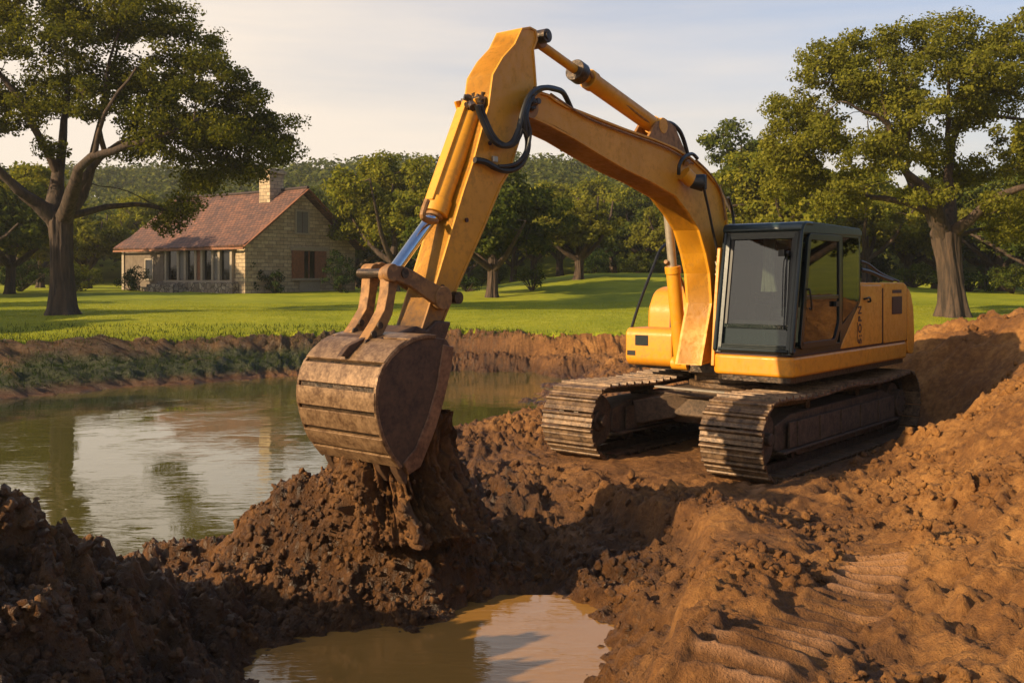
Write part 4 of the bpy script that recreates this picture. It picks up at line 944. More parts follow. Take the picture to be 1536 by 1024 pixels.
n = 5200; hx = -1.0+rng.normal(size=n)*.85; hy = 9.3+rng.normal(size=n)*.75; hz_ = ground_z(hx, hy); k = hz_ > -.5; hx, hy, hz_ = hx[k], hy[k], hz_[k]
n = 6500; Y_ = 4.4+5.4*rng.random(n); X_ = -.52*Y_+(.45*Y_)*rng.random(n)**1.2; Z_ = ground_z(X_, Y_); k = Z_ > -.5; hx, hy, hz_ = np.append(hx, X_[k]), np.append(hy, Y_[k]), np.append(hz_, Z_[k])
hs_ = .008+.042*rng.random(len(hx))**6
tag(clods_at('heap_clods', np.stack([hx, hy, hz_+hs_*.3], -1), hs_, .45+.5*rng.random(len(hx))), 'damp crumbling clods lying over the left bank and the heap below the bucket', 'earth clods')
mm = mud_mass(); mv = np.zeros(len(mm.data.vertices)*3); mm.data.vertices.foreach_get('co', mv); mv = mv.reshape(-1, 3); mv = mv[rng.choice(len(mv), 1500, p=(lambda w: w/w.sum())(np.clip(.85-mv[:, 2], .01, 1)))]
hs_ = .008+.030*rng.random(len(mv))**3
tag(clods_at('mud_crumbs', mv, hs_, .4+.55*rng.random(len(mv))), 'crumbs of mud stuck to the mass hanging from the bucket', 'mud')
tag(mm, 'wet brown mud hanging in strands from the bucket onto the heap below', 'mud', kind='stuff')
#@@EXCEND
#@@TREES
# ------------------------------------------------------------------ trees
def leaf_quads(C, r, n_per, size, flat=.75, outc=None, seed=0, spread=None):
    """C: cluster centres (k,3); returns leaf quads scattered round them"""
    g = np.random.default_rng(seed); k = len(C); n = k*n_per
    d = g.normal(size=(n, 3)); d /= np.linalg.norm(d, axis=1)[:, None]+1e-9
    rad = g.random(n)**.45; rr = np.repeat(np.broadcast_to(r, (k,)), n_per)
    off = d*(rad*rr)[:, None]*np.array([1, 1, flat])
    P_ = np.repeat(C, n_per, 0)+off
    nrm = g.normal(size=(n, 3))*.75+d*.6+np.array([0, 0, .25])
    if outc is not None:
        o = P_-outc; o /= np.linalg.norm(o, axis=1)[:, None]+1e-9; nrm += o*.55
    nrm /= np.linalg.norm(nrm, axis=1)[:, None]+1e-9
    a = np.cross(nrm, g.normal(size=(n, 3))); a /= np.linalg.norm(a, axis=1)[:, None]+1e-9; b = np.cross(nrm, a)
    s = size*(.6+.8*g.random(n))[:, None]
    V = np.stack([P_-a*s*.5, P_+b*s*.30-a*s*.05, P_+a*s*.5, P_-b*s*.30-a*s*.05], 1)
    return V.reshape(-1, 3)
def quad_faces(nv): return np.arange(nv, dtype=np.int32).reshape(-1, 4)
def branches(segs, n=6):
    """segs: list of (p, q, r0, r1) -> tapered tube arrays"""
    A = np.array([s[0] for s in segs]); B = np.array([s[1] for s in segs]); r0 = np.array([s[2] for s in segs]); r1 = np.array([s[3] for s in segs])
    d = B-A; L = np.linalg.norm(d, axis=1)[:, None]+1e-9; d = d/L; up = np.where(np.abs(d[:, 2:3]) > .9, np.array([[1., 0, 0]]), np.array([[0, 0, 1.]]))
    a = np.cross(d, up); a /= np.linalg.norm(a, axis=1)[:, None]+1e-9; b = np.cross(d, a)
    V = []
    for (C_, r) in ((A-d*r0[:, None]*.25, r0), (B+d*r1[:, None]*.25, r1)):
        for j in range(n):
            t = 2*math.pi*j/n; V.append(C_+(a*math.cos(t)+b*math.sin(t))*r[:, None])
    V = np.stack(V, 1).reshape(-1, 3); k = len(segs); base = (np.arange(k)*2*n)[:, None, None]
    f = np.array([[j, (j+1) % n, n+(j+1) % n, n+j] for j in range(n)])[None]
    return V, (base+f).reshape(-1, 4)
def grow(limbs, clusters, step=.5, tip=.012, seed=0, wob=.10):
    """limbs: polylines of (x,y,z,r); clusters are joined to the nearest wood, sums of twigs thicken it"""
    g = np.random.default_rng(seed); N = []; par = []; rmin = []
    for lb in limbs:
        prev = None
        for i in range(len(lb)-1):
            a, b = np.array(lb[i], float), np.array(lb[i+1], float); m = max(1, int(np.linalg.norm(b[:3]-a[:3])/step))
            for k in range(0 if i == 0 else 1, m+1):
                p = a+(b-a)*k/m
                if i == 0 and k == 0 and N:
                    j = int(np.argmin([np.linalg.norm(q-p[:3]) for q in N])); par.append(j)
                else: par.append(len(N)-1 if N and prev is not None else -1)
                N.append(p[:3]+(g.normal(size=3)*wob*.35 if k not in (0, m) else 0)); rmin.append(p[3]); prev = 1
    nl = len(N); cap = len(N)+len(clusters)*14; NA = np.zeros((cap, 3)); NA[:nl] = N; cnt = nl; kids_w = []
    base = NA[0]; order = np.argsort([min(np.linalg.norm(NA[:nl]-c, axis=1)) for c in clusters])
    org = np.array([0, 0, 0.])
    first_ok = [i for i in range(nl) if NA[i, 2] > base[2]+1.5]; lo = first_ok[0] if first_ok else 0
    for ci in order:
        c = clusters[ci]; dv = NA[:cnt]-c; dd = np.linalg.norm(dv, axis=1)+np.maximum(0, dv[:, 2])*.6
        dd[:nl] += np.where(NA[:nl, 2] < base[2]+1.6, 50, 0)
        j = int(np.argmin(dd)); p = NA[j].copy(); L = np.linalg.norm(c-p); m = max(1, min(12, int(L/step)+1)); prev = j
        bow = g.normal(size=3)*L*.12+np.array([0, 0, L*.10])
        for k in range(1, m+1):
            t = k/m; q = p+(c-p)*t+bow*math.sin(math.pi*t)+(g.normal(size=3)*wob*.4 if k < m else 0)
            NA[cnt] = q; par.append(prev); rmin.append(0); prev = cnt; cnt += 1
    r2 = np.zeros(cnt); kids = np.zeros(cnt, int)
    for i in range(cnt):
        if par[i] >= 0: kids[par[i]] += 1
    r = np.zeros(cnt)
    for i in range(cnt-1, -1, -1):
        r[i] = max(math.sqrt(r2[i]) if kids[i] else tip, rmin[i] if i < nl else tip)
        if par[i] >= 0 and i >= nl: r2[par[i]] += r[i]**2*.92
    segs = [(NA[par[i]], NA[i], min(r[par[i]], r[i]*1.5 if i >= nl else max(r[par[i]], r[i])), r[i]) for i in range(cnt) if par[i] >= 0]
    return segs
def trunk_mesh(pts, seed=0, n=72):
    """the bole: rings with root flare and furrows; pts (x,y,z,r)"""
    pts = np.array(pts, float); zs = np.linspace(0, 1, 40); t = np.linspace(0, len(pts)-1, len(zs)*1)
    rings = np.stack([np.interp(t, range(len(pts)), pts[:, k]) for k in range(4)], -1); V = []
    for x, y, z, r in rings:
        h = z-pts[0, 2]
        for j in range(n):
            a = 2*math.pi*j/n
            k = 1+.035*math.sin(a*17+3*math.sin(h*1.3+seed))+.03*math.sin(a*29+h*2.1)+.06*math.sin(a*5+seed)+.04*math.sin(a*9+2*seed+h*.8)+.22*math.exp(-h*2.2)*max(0, math.sin(a*5+seed+1))
            V.append((x+math.cos(a)*r*k, y+math.sin(a)*r*k, z))
    m = len(rings); idx = np.arange(m*n).reshape(m, n); nx = np.roll(idx, -1, 1)
    return np.array(V), np.stack([idx[:-1], nx[:-1], nx[1:], idx[1:]], -1).reshape(-1, 4)
def sample_blobs(blobs, dens, seed=0, shell=.35):
    g = np.random.default_rng(seed); out = []
    for (c, r) in blobs:
        k = max(2, int(dens*(r[0]*r[1]*r[2])**(2/3)))
        d = g.normal(size=(k, 3)); d /= np.linalg.norm(d, axis=1)[:, None]; q = shell+(1-shell)*g.random(k)**.55
        p = np.array(c)+d*q[:, None]*np.array(r)*(1+.16*g.normal(size=(k, 1))*.6); out.append(p)
    return np.vstack(out)
def make_tree(name, base, trunk, limbs, blobs, dens, n_per, size, crad, leafm, seed, tip=.012, step=.5, flat=.7):
    """all coordinates are relative to base"""
    root = empty(name, base); C_ = sample_blobs(blobs, dens, seed)
    segs = grow(limbs, list(C_), step, tip, seed)
    V1, F1 = trunk_mesh(trunk, seed); V2, F2 = branches(segs, 7)
    npmesh('trunk', np.vstack([V1, V2]), np.vstack([F1, F2+len(V1)]), M['bark'], root, smooth=True)
    g = np.random.default_rng(seed+1); cr = crad*(.7+.6*g.random(len(C_)))
    cen = np.mean([b[0] for b in blobs], 0); V = leaf_quads(C_, cr, n_per, size, flat, cen, seed)
    npmesh('crown', V, quad_faces(len(V)), leafm, root)
    return root
def relp(px, py, Y, base, r=None, dy=0):
    p = at(px, py, Y); q = ((px-HX)/FPX*Y-base[0], dy, p.z-base[2]); return q+(r,) if r is not None else q

# the big oak on the left
YL = 38.; bx = (93-HX)/FPX*YL; bL = (bx, YL, gzf(bx, YL)-.05)
l = lambda px, py, r, dy=0: relp(px, py, YL, bL, r, dy)
trunkL = [(0,0,-.1,.66), l(93,462,.50), l(93,430,.42), l(92,395,.39), l(92,360,.40), l(90,335,.44), l(90,318,.34)]
limbsL = [[l(91,345,.50), l(78,320,.42), l(74,280,.36,.6), l(73,235,.30,1), l(72,190,.25,1.3), l(72,150,.19,1.6), l(66,100,.13,2), l(60,50,.08,2.2), l(62,0,.05,2)],
          [l(86,335,.42), l(66,308,.34,-.5), l(42,282,.28,-1), l(18,258,.23,-1.4), l(-10,232,.2,-1.6), l(-50,205,.15,-2), l(-90,190,.1,-2)],
          [l(80,320,.34), l(50,290,.26,-1.2), l(20,240,.20,-2.2), l(0,205,.17,-2.6), l(-20,160,.12,-3)],
          [l(74,262,.28,.8), l(50,190,.22,0), l(38,150,.18,-.5), l(16,118,.15,-.8), l(-10,90,.1,-1)],
          [l(92,330,.42), l(108,290,.32,.8), l(116,250,.28,1.2), l(113,210,.23,1.8), l(120,165,.18,2), l(133,110,.13,2), l(140,60,.08,2.2), l(150,20,.05,2)],
          [l(95,330,.46), l(112,312,.36,-.6), l(130,288,.32,-1.2), l(148,262,.28,-1.8), l(175,245,.25,-2.2), l(210,238,.22,-2.4), l(248,228,.18,-2.6), l(285,215,.12,-2.6), l(318,195,.07,-2.2), l(345,182,.04,-1.6)],
          [l(108,300,.30,-.4), l(126,262,.24,.2), l(142,232,.22,.6), l(166,212,.2,.8), l(195,195,.17,1.2), l(212,172,.13,1.6), l(236,140,.10,2), l(262,105,.07,2.2)],
          [l(100,325,.26), l(122,312,.22,1.2), l(150,303,.18,2), l(185,301,.14,2.6), l(220,310,.10,3), l(250,308,.06,3.3)],
          [l(178,244,.18,-2.2), l(190,215,.14,-2.6), l(205,190,.11,-3), l(228,160,.09,-3.2), l(255,130,.06,-3.4)],
          [l(148,228,.18,.6), l(148,190,.15,0), l(165,150,.12,-.6), l(180,100,.09,-1), l(195,55,.06,-1)]]
B_ = lambda px, py, rx, ry, dy=0, rd=None: (np.array(relp(px, py, YL, bL, None, dy)), (rx/FPX*YL, (rd if rd else rx/FPX*YL*1.1), ry/FPX*YL))
blobsL = [B_(60,20,95,45,0), B_(-30,60,80,60,-1), B_(150,10,90,50,1), B_(230,30,75,42,-1), B_(285,70,60,42,0), B_(330,118,60,38,-1), B_(375,160,50,33,0), B_(415,195,32,24,0),
          B_(340,185,65,30,1), B_(270,150,70,36,-1.5), B_(200,110,70,40,1.5), B_(120,85,70,40,-2), B_(30,120,60,35,2), B_(-40,150,60,45,0), B_(-90,210,60,40,0),
          B_(290,225,55,26,-2), B_(350,232,38,24,0), B_(232,302,42,20,3), B_(215,325,34,14,3), B_(180,165,50,28,-2.5), B_(20,205,35,22,-2), B_(0,-60,110,50,0), B_(120,-70,110,50,0), B_(385,215,30,20,-1), B_(300,270,34,14,1), B_(-130,120,70,70,0)]
limbsL = [[(*p[:3], p[3]*(.80 if p[3] > .3 else .62)) for p in q] for q in limbsL]
blobsL += [B_(330,255,60,20,-1), B_(405,225,42,20,.5), B_(250,195,60,24,-2), B_(170,215,36,16,2), B_(290,190,60,24,1.5), B_(75,165,40,24,-1.5), B_(0,165,45,26,1), B_(150,120,50,26,0), B_(440,205,20,14,0), B_(425,235,26,14,-1), B_(370,262,30,12,0), B_(260,265,34,12,2), B_(90,225,26,14,-1), B_(360,205,50,24,-2)]
tL = make_tree('oak_tree', bL, trunkL, limbsL, blobsL, 20, 130, .125, .46, M['leaf_dark'], 11, tip=.007)
tag(tL, 'large dark spreading oak on the lawn at the left, limbs reaching towards the house', 'tree')

# the big oak on the right
YR = 37.; bx = (1428-HX)/FPX*YR; bR = (bx, YR, gzf(bx, YR)-.05)
l = lambda px, py, r, dy=0: relp(px, py, YR, bR, r, dy)
trunkR = [(0,0,-.1,.62), l(1428,452,.49), l(1426,425,.43), l(1423,395,.43), l(1419,368,.48), l(1417,350,.52), l(1416,338,.36)]
limbsR = [[l(1418,362,.48), l(1402,335,.38,-.4), l(1388,305,.32,-.8), l(1368,285,.28,-1.1), l(1340,268,.24,-1.4), l(1322,248,.21,-1.6), l(1311,222,.18,-1.8), l(1302,200,.16,-2), l(1285,188,.12,-2.2), l(1260,184,.09,-2.4), l(1235,172,.06,-2.6)],
          [l(1395,318,.26), l(1370,302,.22,.6), l(1345,294,.18,1.2), l(1320,290,.15,1.6), l(1295,286,.11,2), l(1270,279,.07,2.2)],
          [l(1418,350,.46), l(1432,315,.36,.5), l(1440,280,.30,.8), l(1442,240,.26,1), l(1450,205,.22,1.2), l(1468,170,.18,1.4), l(1490,140,.14,1.6), l(1520,125,.1,1.8), l(1550,115,.06,2)],
          [l(1404,335,.34), l(1398,290,.26,1.2), l(1388,250,.22,1.8), l(1376,218,.18,2.2), l(1352,205,.14,2.4), l(1340,180,.1,2.6)],
          [l(1422,352,.36), l(1442,330,.30,-.8), l(1462,302,.24,-1.4), l(1488,290,.2,-1.8), l(1516,282,.15,-2), l(1556,262,.1,-2)],
          [l(1302,200,.13,-2), l(1292,170,.10,-2.2), l(1286,140,.07,-2.3), l(1284,110,.05,-2.4)],
          [l(1425,352,.26), l(1450,352,.20,1.2), l(1478,348,.16,1.8), l(1510,340,.12,2.2), l(1560,345,.08,2.4)],
          [l(1442,240,.2,1), l(1425,200,.16,.2), l(1415,160,.12,-.4), l(1412,110,.08,-.6), l(1410,60,.05,-.6)],
          [l(1468,170,.14,1.4), l(1500,170,.12,.6), l(1540,180,.09,0), l(1580,170,.06,-.4)],
          [l(1388,250,.16,1.8), l(1376,200,.12,.8), l(1366,150,.09,.2), l(1352,100,.06,-.2)]]
B_ = lambda px, py, rx, ry, dy=0, rd=None: (np.array(relp(px, py, YR, bR, None, dy)), (rx/FPX*YR, (rd if rd else rx/FPX*YR*1.1), ry/FPX*YR))
blobsR = [B_(1185,180,42,26,0), B_(1168,205,26,20,0), B_(1225,120,42,30,-1), B_(1200,150,40,22,1), B_(1250,85,50,32,0), B_(1305,75,50,34,1), B_(1350,70,50,34,-1), B_(1412,50,44,34,0), B_(1470,62,50,34,0), B_(1530,60,60,40,0), B_(1600,110,70,60,0),
          B_(1290,130,60,32,-2), B_(1365,130,60,32,2), B_(1440,120,60,32,-2), B_(1510,140,60,35,2), B_(1210,215,48,26,-1.5), B_(1245,165,46,24,2), B_(1195,245,36,22,0), B_(1260,235,42,20,-2), B_(1330,180,50,24,-2.5), B_(1400,185,46,26,2.5),
          B_(1555,215,60,40,0), B_(1480,215,46,24,-2.5), B_(1225,262,40,18,1), B_(1285,262,40,14,2), B_(1345,235,34,18,-1.5), B_(1530,290,50,26,-2), B_(1640,220,60,60,0), B_(1560,340,45,22,2), B_(1480,265,36,16,2)]
limbsR = [[(*p[:3], p[3]*(.80 if p[3] > .3 else .62)) for p in q] for q in limbsR]
blobsR += [B_(1190,275,44,20,1), B_(1180,235,44,24,0), B_(1240,310,40,14,-1), B_(1360,300,34,12,-2), B_(1230,200,50,26,0), B_(1290,215,44,22,-1), B_(1390,225,40,20,0), B_(1440,235,36,16,2), B_(1240,290,44,16,-1), B_(1310,255,36,14,-2), B_(1410,285,36,14,2), B_(1500,320,36,18,0), B_(1340,150,50,28,0), B_(1460,165,50,28,0), B_(1400,90,50,28,0), B_(1255,130,40,26,0), B_(1490,250,44,20,1), B_(1535,225,40,22,-1), B_(1565,285,40,20,0), B_(1462,305,34,12,-2), B_(1505,350,36,14,-1), B_(1500,110,50,30,1)]
tR = make_tree('oak_tree', bR, trunkR, limbsR, blobsR, 20, 130, .125, .46, M['leaf_olive'], 23, tip=.007)
tag(tR, 'large olive green oak with thick pale-barked trunk, standing on the lawn right of the excavator', 'tree')

# smaller trees of the park: a few built, the rest copies
def park_tree(seed, Ht, Wd, leafm, n_per=110, size=.24, fork=True, low=.28):
    g = random.Random(seed); T = Ht*low
    trunk = [(0,0,-.1,.42), (0,0,.3,.32), (.05,0,T*.5,.27), (.08,0,T,.28), (.05,0,T+.4,.2)]
    limbs = []
    for i in range(5):
        a = 2*math.pi*i/5+g.uniform(-.4, .4); e = g.uniform(.35, .8)
        p = [(.06,0,T*.75,.20)]; x = y = 0; z = T*.75
        for k in range(5):
            L = Ht*.13; x += math.cos(a)*math.cos(e)*L; y += math.sin(a)*math.cos(e)*L; z += math.sin(e)*L+.1; a += g.uniform(-.3, .3); e = max(.1, e+g.uniform(-.15, .3)); p.append((x, y, z, .17-.03*k))
        limbs.append(p)
    limbs.append([(.05,0,T,.2), (.1,.1,T+Ht*.2,.15), (-.1,.2,T+Ht*.38,.1), (0,0,Ht*.85,.05)])
    bl = []
    for i in range(17):
        a = g.uniform(0, 2*math.pi); q = g.random()**.6*Wd*.40; h = T*1.05+(Ht-T)*(.18+.68*g.random()*(1-.55*(q/(Wd*.45))**2))
        r = Wd*g.uniform(.13, .20); bl.append(((math.cos(a)*q, math.sin(a)*q, h), (r, r, r*.68)))
    return make_tree('park_tree', (0, 0, -50), trunk, limbs, bl, 9.5*(9/Wd)**.7, n_per, size, .62*Wd/9, leafm, seed, .02, .7)
pA = park_tree(101, 8.6, 9.5, M['leaf_lit']); pB = park_tree(202, 7.6, 9.0, M['leaf_mid']); pC = park_tree(303, 7.0, 8.0, M['leaf_olive']); pD = park_tree(404, 9.5, 9.0, M['leaf_mid'], low=.2)
used_p = set()
def place(proto, px, Y, sc, rz, label, group=None, sz=None, dz=0):
    key = proto.name
    o = proto if key not in used_p else copy_tree(proto); used_p.add(key)
    x = (px-HX)/FPX*Y; o.location = (x, Y, gzf(x, Y)-.1+dz); o.rotation_euler = (0, 0, rz); s = sc; o.scale = (s, s, sz or s); o['label'] = label; o['category'] = 'tree'
    if group: o['group'] = group
    return o
place(pB, 738, 56, 1.0, .4, 'dark fork-trunked tree on the lawn behind the arm, nearest of the park trees', sz=1.0)
place(pA, 592, 66, 1.03, 2.0, 'sunlit yellow-green round tree just right of the stone house', sz=1.08)
place(pC, 868, 68, 1.05, 1.0, 'smaller low-branched tree on the lawn seen under the boom', sz=.95)
place(pC, 1010, 84, .95, 2.5, 'round pale green tree seen between boom cylinder and boom')
place(pD, 1112, 74, 1.18, .2, 'tall dense green tree rising just left of the big right-hand oak', sz=1.25)
place(pA, 1190, 58, 1.15, 4.0, 'yellow-green tree showing above the cab roof, below the oak crown', sz=.95)
G1, G2 = 'background trees behind the right-hand oak', 'background trees at the left edge and behind the house'
for i, (pr, px, Y, sc, rz) in enumerate([(pB,1250,72,1.0,1),(pA,1300,64,.86,2),(pC,1365,70,1.1,3),(pB,1405,78,1.15,5),(pD,1500,66,1.0,2.2),(pC,1475,80,1.2,.7),(pB,1560,60,1.0,4),(pD,1590,72,1.1,5),(pA,1430,84,1.1,1.5)]):
    place(pr, px, Y, sc, rz, 'one of the trees massed in the shade behind the big oak at the right edge', G1)
for i, (pr, px, Y, sc, rz) in enumerate([(pA,15,60,.92,1),(pB,-50,56,1.0,2),(pC,130,78,1.0,3),(pD,60,84,1.0,.5),(pA,235,92,1.0,4),(pB,330,104,1.1,1.2),(pC,-10,74,1.1,5)]):
    place(pr, px, Y, sc, rz, 'one of the trees standing behind the large left oak and the farmhouse', G2)
G3 = 'trees along the foot of the wooded hill'
for i, (pr, px, Y, sc, rz) in enumerate([(pD,470,92,1.0,1),(pB,535,88,1.05,2),(pC,500,100,1.1,3),(pB,650,82,1.0,4),(pD,700,92,1.0,5),(pA,800,96,1.1,.3),(pC,840,88,1.0,2.2),(pA,920,94,1.05,3.1),(pB,960,90,1.0,1.7),(pD,1050,96,1.0,.9),(pB,1090,92,.9,4.4),(pC,770,104,1.1,5.2),(pA,600,100,1.0,4.9)]):
    place(pr, px, Y, sc, rz, 'one of the trees crowded along the foot of the wooded hill behind the lawn', G3)
# trees outside the frame at the left and behind the viewer: they throw the long shadows
for (x, y, sc, rz, pr) in [(-31,31,1.0,2,pD),(-24.5,30,.85,2.6,pC),(-31,41,.95,1,pC),(-38,53,1.0,2,pB),(-41,37,1.1,0,pB),(-24,14,.9,3,pB),(-48,43,1.2,4,pD)]:
    o = copy_tree(pr); o.location = (x, y, gzf(x, y)-.1); o.rotation_euler = (0, 0, rz); o.scale = (sc, sc, sc)
    tag(o, 'one of the park trees standing beyond the left edge of the photo', 'tree', 'park trees to the left of the pond')
for (x, y, sc, rz, pr) in [(26,17.5,.9,1,pB),(33,26,1.1,2,pD),(29,11,1.0,3,pC),(42,30,1.2,4,pB),(38,18,1.1,5,pD)]:
    o = copy_tree(pr); o.location = (x, y, gzf(x, y)-.1); o.rotation_euler = (0, 0, rz); o.scale = (sc, sc, sc)
    tag(o, 'one of the park trees standing beyond the right edge of the photo', 'tree', 'park trees to the right of the excavator')
# shrubs
def shrub(px, Y, Wd, Ht, label, seed, leafm='leaf_bush', group=None, py=None, n=26):
    g = random.Random(seed); x = (px-HX)/FPX*Y; root = empty('shrub', (x, Y, gzf(x, Y)-.05)); bl = []
    for i in range(6):
        a = g.uniform(0, 6.28); q = g.random()*Wd*.28; h = Ht*g.uniform(.30, .62); r = Wd*g.uniform(.22, .30); bl.append(((math.cos(a)*q, math.sin(a)*q, h), (r, r, min(h, Ht*.42))))
    C_ = sample_blobs(bl, 9, seed, .3); C_ = C_[C_[:, 2] > .05]
    V = leaf_quads(C_, .32, 60, .13, .8, np.array([0, 0, Ht*.4]), seed); k = V.reshape(-1, 4, 3)[:, :, 2].min(1) > 0; V = V.reshape(-1, 4, 3)[k].reshape(-1, 3)
    npmesh('foliage', V, quad_faces(len(V)), M[leafm], root)
    segs = [((0, 0, 0), tuple(c), .04, .01) for c in C_[:14]]; V, F_ = branches([(np.array(s[0], float), np.array(s[1]), s[2], s[3]) for s in segs], 5); npmesh('stem', V, F_, M['bark'], root)
    return tag(root, label, 'shrub', group)
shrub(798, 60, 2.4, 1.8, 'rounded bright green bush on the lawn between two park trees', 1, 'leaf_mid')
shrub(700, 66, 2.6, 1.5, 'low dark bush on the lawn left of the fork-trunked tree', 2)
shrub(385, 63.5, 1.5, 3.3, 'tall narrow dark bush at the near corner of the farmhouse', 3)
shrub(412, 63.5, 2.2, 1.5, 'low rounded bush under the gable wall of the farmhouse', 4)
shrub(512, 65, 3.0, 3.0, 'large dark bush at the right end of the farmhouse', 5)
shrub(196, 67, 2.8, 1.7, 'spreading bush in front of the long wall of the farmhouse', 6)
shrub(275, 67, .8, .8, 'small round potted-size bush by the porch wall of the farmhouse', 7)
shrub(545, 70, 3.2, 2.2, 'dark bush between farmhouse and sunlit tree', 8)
G4 = 'undergrowth bushes along the far edge of the lawn'
for i, (px, Y, w, h) in enumerate([(30,64,5,2.2),(110,66,5,2.0),(620,74,5,2.2),(660,72,4,1.8),(1150,70,5,2.4),(1230,66,5,2.0),(1300,68,5,2.0),(1370,62,4,1.6),(1455,62,5,1.8),(1520,60,5,2.0),(900,84,5,2.4),(960,86,5,2.2),(1040,84,5,2.6),(750,86,5,2.2)]):
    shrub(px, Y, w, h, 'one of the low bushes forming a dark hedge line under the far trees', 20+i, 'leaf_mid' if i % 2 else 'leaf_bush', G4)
# wooded hill
def wood():
    g = np.random.default_rng(77); C_ = []; n = 0
    Y = 104+150*g.random(2600)**1.1; X = (g.random(2600)*1.2-.6)*Y*1.0; Z = ground_z(X, Y)
    R_ = 3.0+1.6*g.random(2600)
    V = []
    for lvl, (npq, size) in enumerate(((150, .75),)):
        k = len(X); d = g.normal(size=(k*npq, 3)); d[:, 2] = np.abs(d[:, 2])*.9-.25; d /= np.linalg.norm(d, axis=1)[:, None]
        r = np.repeat(R_, npq); lump = 1+.22*fbm(d[:, 0]*2.3+np.repeat(X, npq), d[:, 1]*2.3+d[:, 2]*2, 5, 3)
        P_ = np.stack([np.repeat(X, npq), np.repeat(Y, npq), np.repeat(Z+1.2+R_*.8, npq)], -1)+d*(r*lump)[:, None]*np.array([1, 1, .95])
        nrm = d+g.normal(size=d.shape)*.45; nrm /= np.linalg.norm(nrm, axis=1)[:, None]
        a = np.cross(nrm, g.normal(size=d.shape)); a /= np.linalg.norm(a, axis=1)[:, None]; b = np.cross(nrm, a); s = size*(.6+.8*g.random(len(d)))[:, None]
        V.append(np.stack([P_-a*s*.5, P_+b*s*.4, P_+a*s*.5, P_-b*s*.4], 1).reshape(-1, 3))
    V = np.vstack(V); return npmesh('hill_wood', V, quad_faces(len(V)), M['leaf_wood'])
tag(wood(), 'dense mixed wood covering the low hill behind the lawn', 'wood', kind='stuff')
#@@HOUSE
# ------------------------------------------------------------------ stone farmhouse
HA = R(36); hc = at(368, 433, 62.5); HZ = gzf(hc.x, hc.y)
house = empty('farmhouse', (hc.x, hc.y, HZ), 0)
tag(house, 'stone farmhouse with red tiled roof and square chimney behind the left oak', 'house')
# local axes: +X along the gable wall away to the right, -X' along the long wall to the left; the near corner is the origin
ux = Vector((math.cos(R(90)-HA), math.sin(R(90)-HA), 0)); ul = Vector((-math.cos(HA), math.sin(HA), 0))       # gable direction, long-wall direction
house.matrix_world = Matrix(((ux.x, ul.x, 0, hc.x), (ux.y, ul.y, 0, hc.y), (0, 0, 1, HZ), (0, 0, 0, 1)))
GW, LL, EH, RH = 9.6, 13.2, 3.25, 6.9                  # gable width, length, eave and ridge height
m = MB(); m.prism([(0,-.3),(GW,-.3),(GW,EH-.25),(GW/2,RH-.42),(0,EH-.25)], 0, LL); m.build('wall', M['stone'], house)
sl_ = (RH-EH)/(GW/2)
def roof_uv(o, rot):
    uvl = o.data.uv_layers.new(name='UVMap')
    for p in o.data.polygons:
        for li in p.loop_indices:
            v = o.data.vertices[o.data.loops[li].vertex_index].co; uvl.data[li].uv = (v.y, abs(v.x-GW/2)*math.sqrt(1+sl_**2))
def slab(s):
    ov = .45; n1, n2 = 16, 34; V = []; F_ = []
    for j in range(n2+1):
        y = -.42+(LL+.9)*j/n2
        for i in range(n1+1):
            t = i/n1; x = GW/2-s*(GW/2+ov)*t; sag = -.10*math.sin(math.pi*j/n2)-.06*math.sin(math.pi*t)+.02*math.sin(j*2.1+i*1.3)
            z = RH+.02-(GW/2+ov)*t*sl_+sag+(.14*(t-.75)/.25 if t > .75 else 0)
            V.append((x, y, z))
    for j in range(n2):
        for i in range(n1): k = j*(n1+1)+i; F_.append((k, k+1, k+n1+2, k+n1+1) if s < 0 else (k, k+n1+1, k+n1+2, k+1))
    me = bpy.data.meshes.new('roof'); me.from_pydata(V, [], F_); me.materials.append(M['tile']); o = link(bpy.data.objects.new('roof_slope', me), house)
    sm = o.modifiers.new('solid', 'SOLIDIFY'); sm.thickness = .12; sm.offset = -1 if s < 0 else -1; roof_uv(o, 0); return o
r1 = slab(1); r2 = slab(-1)
m = MB(); m.tube([(GW/2, -.45, RH+.05), (GW/2, LL*.5, RH-.04), (GW/2, LL+.5, RH+.05)], .11, n=8); m.build('ridge_cap', M['tile'], house)
m = MB()
for s in (1, -1):
    e = (GW/2-s*(GW/2+.48), -.46, RH-(GW/2+.48)*sl_+.05); m.beam((GW/2, -.46, RH-.06), e, .05, .22, up=(0, 1, 0))
m.build('verge_board', M['wood'], house)
m = MB(); m.beam((-.48,-.4,EH-.42),(-.48,LL+.4,EH-.42), .08,.13); m.build('gutter', M['wood'], house)
# chimney on the ridge near the gable
m = MB(); m.box((GW/2-1.05, 2.1, RH-1.9), (GW/2+.15, 3.2, RH+1.05)); ch = m.build('chimney', M['stone'], house, bev=.03)
m = MB(); m.box((GW/2-1.2,1.95,RH+1.05),(GW/2+.3,3.35,RH+1.25)); m.box((GW/2-1.08,2.07,RH+1.25),(GW/2+.18,3.23,RH+1.42)); m.build('chimney_cap', M['stone'], ch, bev=.03)
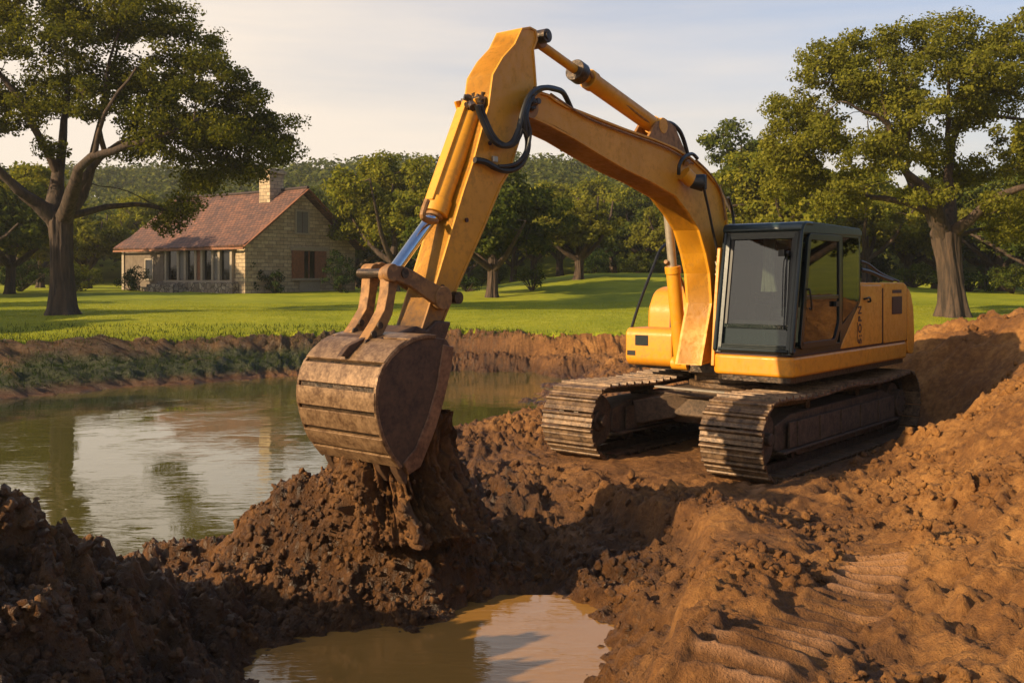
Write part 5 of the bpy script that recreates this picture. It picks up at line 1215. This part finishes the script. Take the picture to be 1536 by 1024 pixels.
# gable wall: upper shuttered window, lower window with open wooden shutters
def gwin(x0, x1, z0, z1, name, mat, y=-.02): m = MB(); m.box((x0, y-.03, z0), (x1, y+.02, z1)); return m.build(name, mat, house)
w = gwin(4.15, 5.15, 3.95, 5.35, 'window', M['greywood'], -.03)
m = MB(); m.loop([(4.03,3.83),(5.27,3.83),(5.27,5.47),(4.03,5.47)], .12, -.09, .0); m.build('window_frame', M['trim'], w)
m = MB(); m.box((4.64,-.075,3.95),(4.67,-.06,5.35)); m.build('shutter_gap', M['seam'], w)
w = gwin(3.9, 6.3, .95, 2.75, 'window', M['darkglass'], -.0)
m = MB(); m.box((3.6,-.16,2.78),(6.9,0,3.02)); m.build('lintel', M['trim'], w); m = MB(); m.box((3.7,-.18,.80),(6.7,0,.95)); m.build('sill', M['trim'], w)
for a, b in ((3.75,4.75),(5.75,6.75)):
    m = MB(); m.box((a,-.14,.93),(b,-.04,2.77))
    for k in range(4): m.box((a+.05+k*(b-a)/4,-.155,.98),(a+(k+1)*(b-a)/4-.03,-.14,2.72))
    m.build('shutter', M['wood'], w)
m = MB(); m.box((5.2,-.08,.95),(5.28,-.03,2.77)); m.build('glazing_bar', M['wood'], w)
gwin(4.4, 6.2, -.2, .75, 'stone_panel', M['trim'], -.05)
m = MB(); m.box((-.10,-.10,-.3),(.55,.0,EH-.1)); m.build('corner_quoin', M['stone'], house)
# long wall: glazed porch bays between pale posts over a low rubble wall
m = MB(); m.box((-.04, 1.2, .85), (-.02, 8.0, 2.75)); m.build('porch_glass', M['darkglass'], house)
for i, y in enumerate((1.15, 2.35, 3.0, 4.1, 4.75, 5.85, 6.6, 7.95)):
    m = MB(); m.box((-.22, y-.11, .80), (-.02, y+.11, 2.80)); m.build('post', M['trim'], house, bev=.015)
for i, (a, b) in enumerate(((2.46,2.89),(4.21,4.64),(5.96,6.49))):
    m = MB(); m.box((-.14, a, .85), (-.05, b, 2.75)); m.build('shutter', M['greywood'] if i != 1 else M['wood'], house)
m = MB(); m.box((-.26,1.0,.70),(-.0,8.1,.82)); m.build('sill', M['trim'], house); m = MB(); m.box((-.24,.9,2.78),(-.0,8.2,2.92)); m.build('lintel', M['trim'], house)
m = MB(); m.box((-.55,.6,-.3),(-.02,8.4,.70)); m.build('plinth', M['rubble'], house, bev=.05)
m = MB(); m.box((-1.6,5.2,-.3),(-.55,8.8,.38)); m.box((-1.3,5.5,.38),(-.55,8.5,.56)); m.build('step', M['rubble'], house, bev=.04)
m = MB(); m.box((-.03, 8.4, .0), (-.01, 12.9, 2.85)); m.build('plaster_wall', M['render'], house)
m = MB(); m.box((-.06, 9.6, .9), (-.02, 10.4, 2.2)); w = m.build('window', M['darkglass'], house); m = MB()
m = MB(); m.box((-.09,9.5,.8),(-.02,9.6,2.3)); m.box((-.09,10.4,.8),(-.02,10.5,2.3)); m.box((-.09,9.6,.8),(-.02,10.4,.9)); m.box((-.09,9.6,2.2),(-.02,10.4,2.3)); m.build('window_frame', M['trim'], w)
m = MB(); m.box((-.12, 12.9, -.3), (-.0, 13.15, 2.9)); m.build('post', M['trim'], house)

# ------------------------------------------------------------------ evening air
m = MB(); m.box((-430,-30,-4),(430,430,70)); hz = m.build('haze', None); hm = bpy.data.materials.new('haze'); hm.use_nodes = True; t = hm.node_tree; t.nodes.clear()
o_ = t.nodes.new('ShaderNodeOutputMaterial'); pv_ = t.nodes.new('ShaderNodeVolumePrincipled'); pv_.inputs['Density'].default_value = .00042; pv_.inputs['Color'].default_value = (.95, .93, .88, 1); pv_.inputs['Anisotropy'].default_value = .3
t.links.new(pv_.outputs[0], o_.inputs['Volume']); hz.data.materials.append(hm); tag(hz, 'thin warm evening haze over the lawn and the wooded hill', 'haze', kind='stuff')
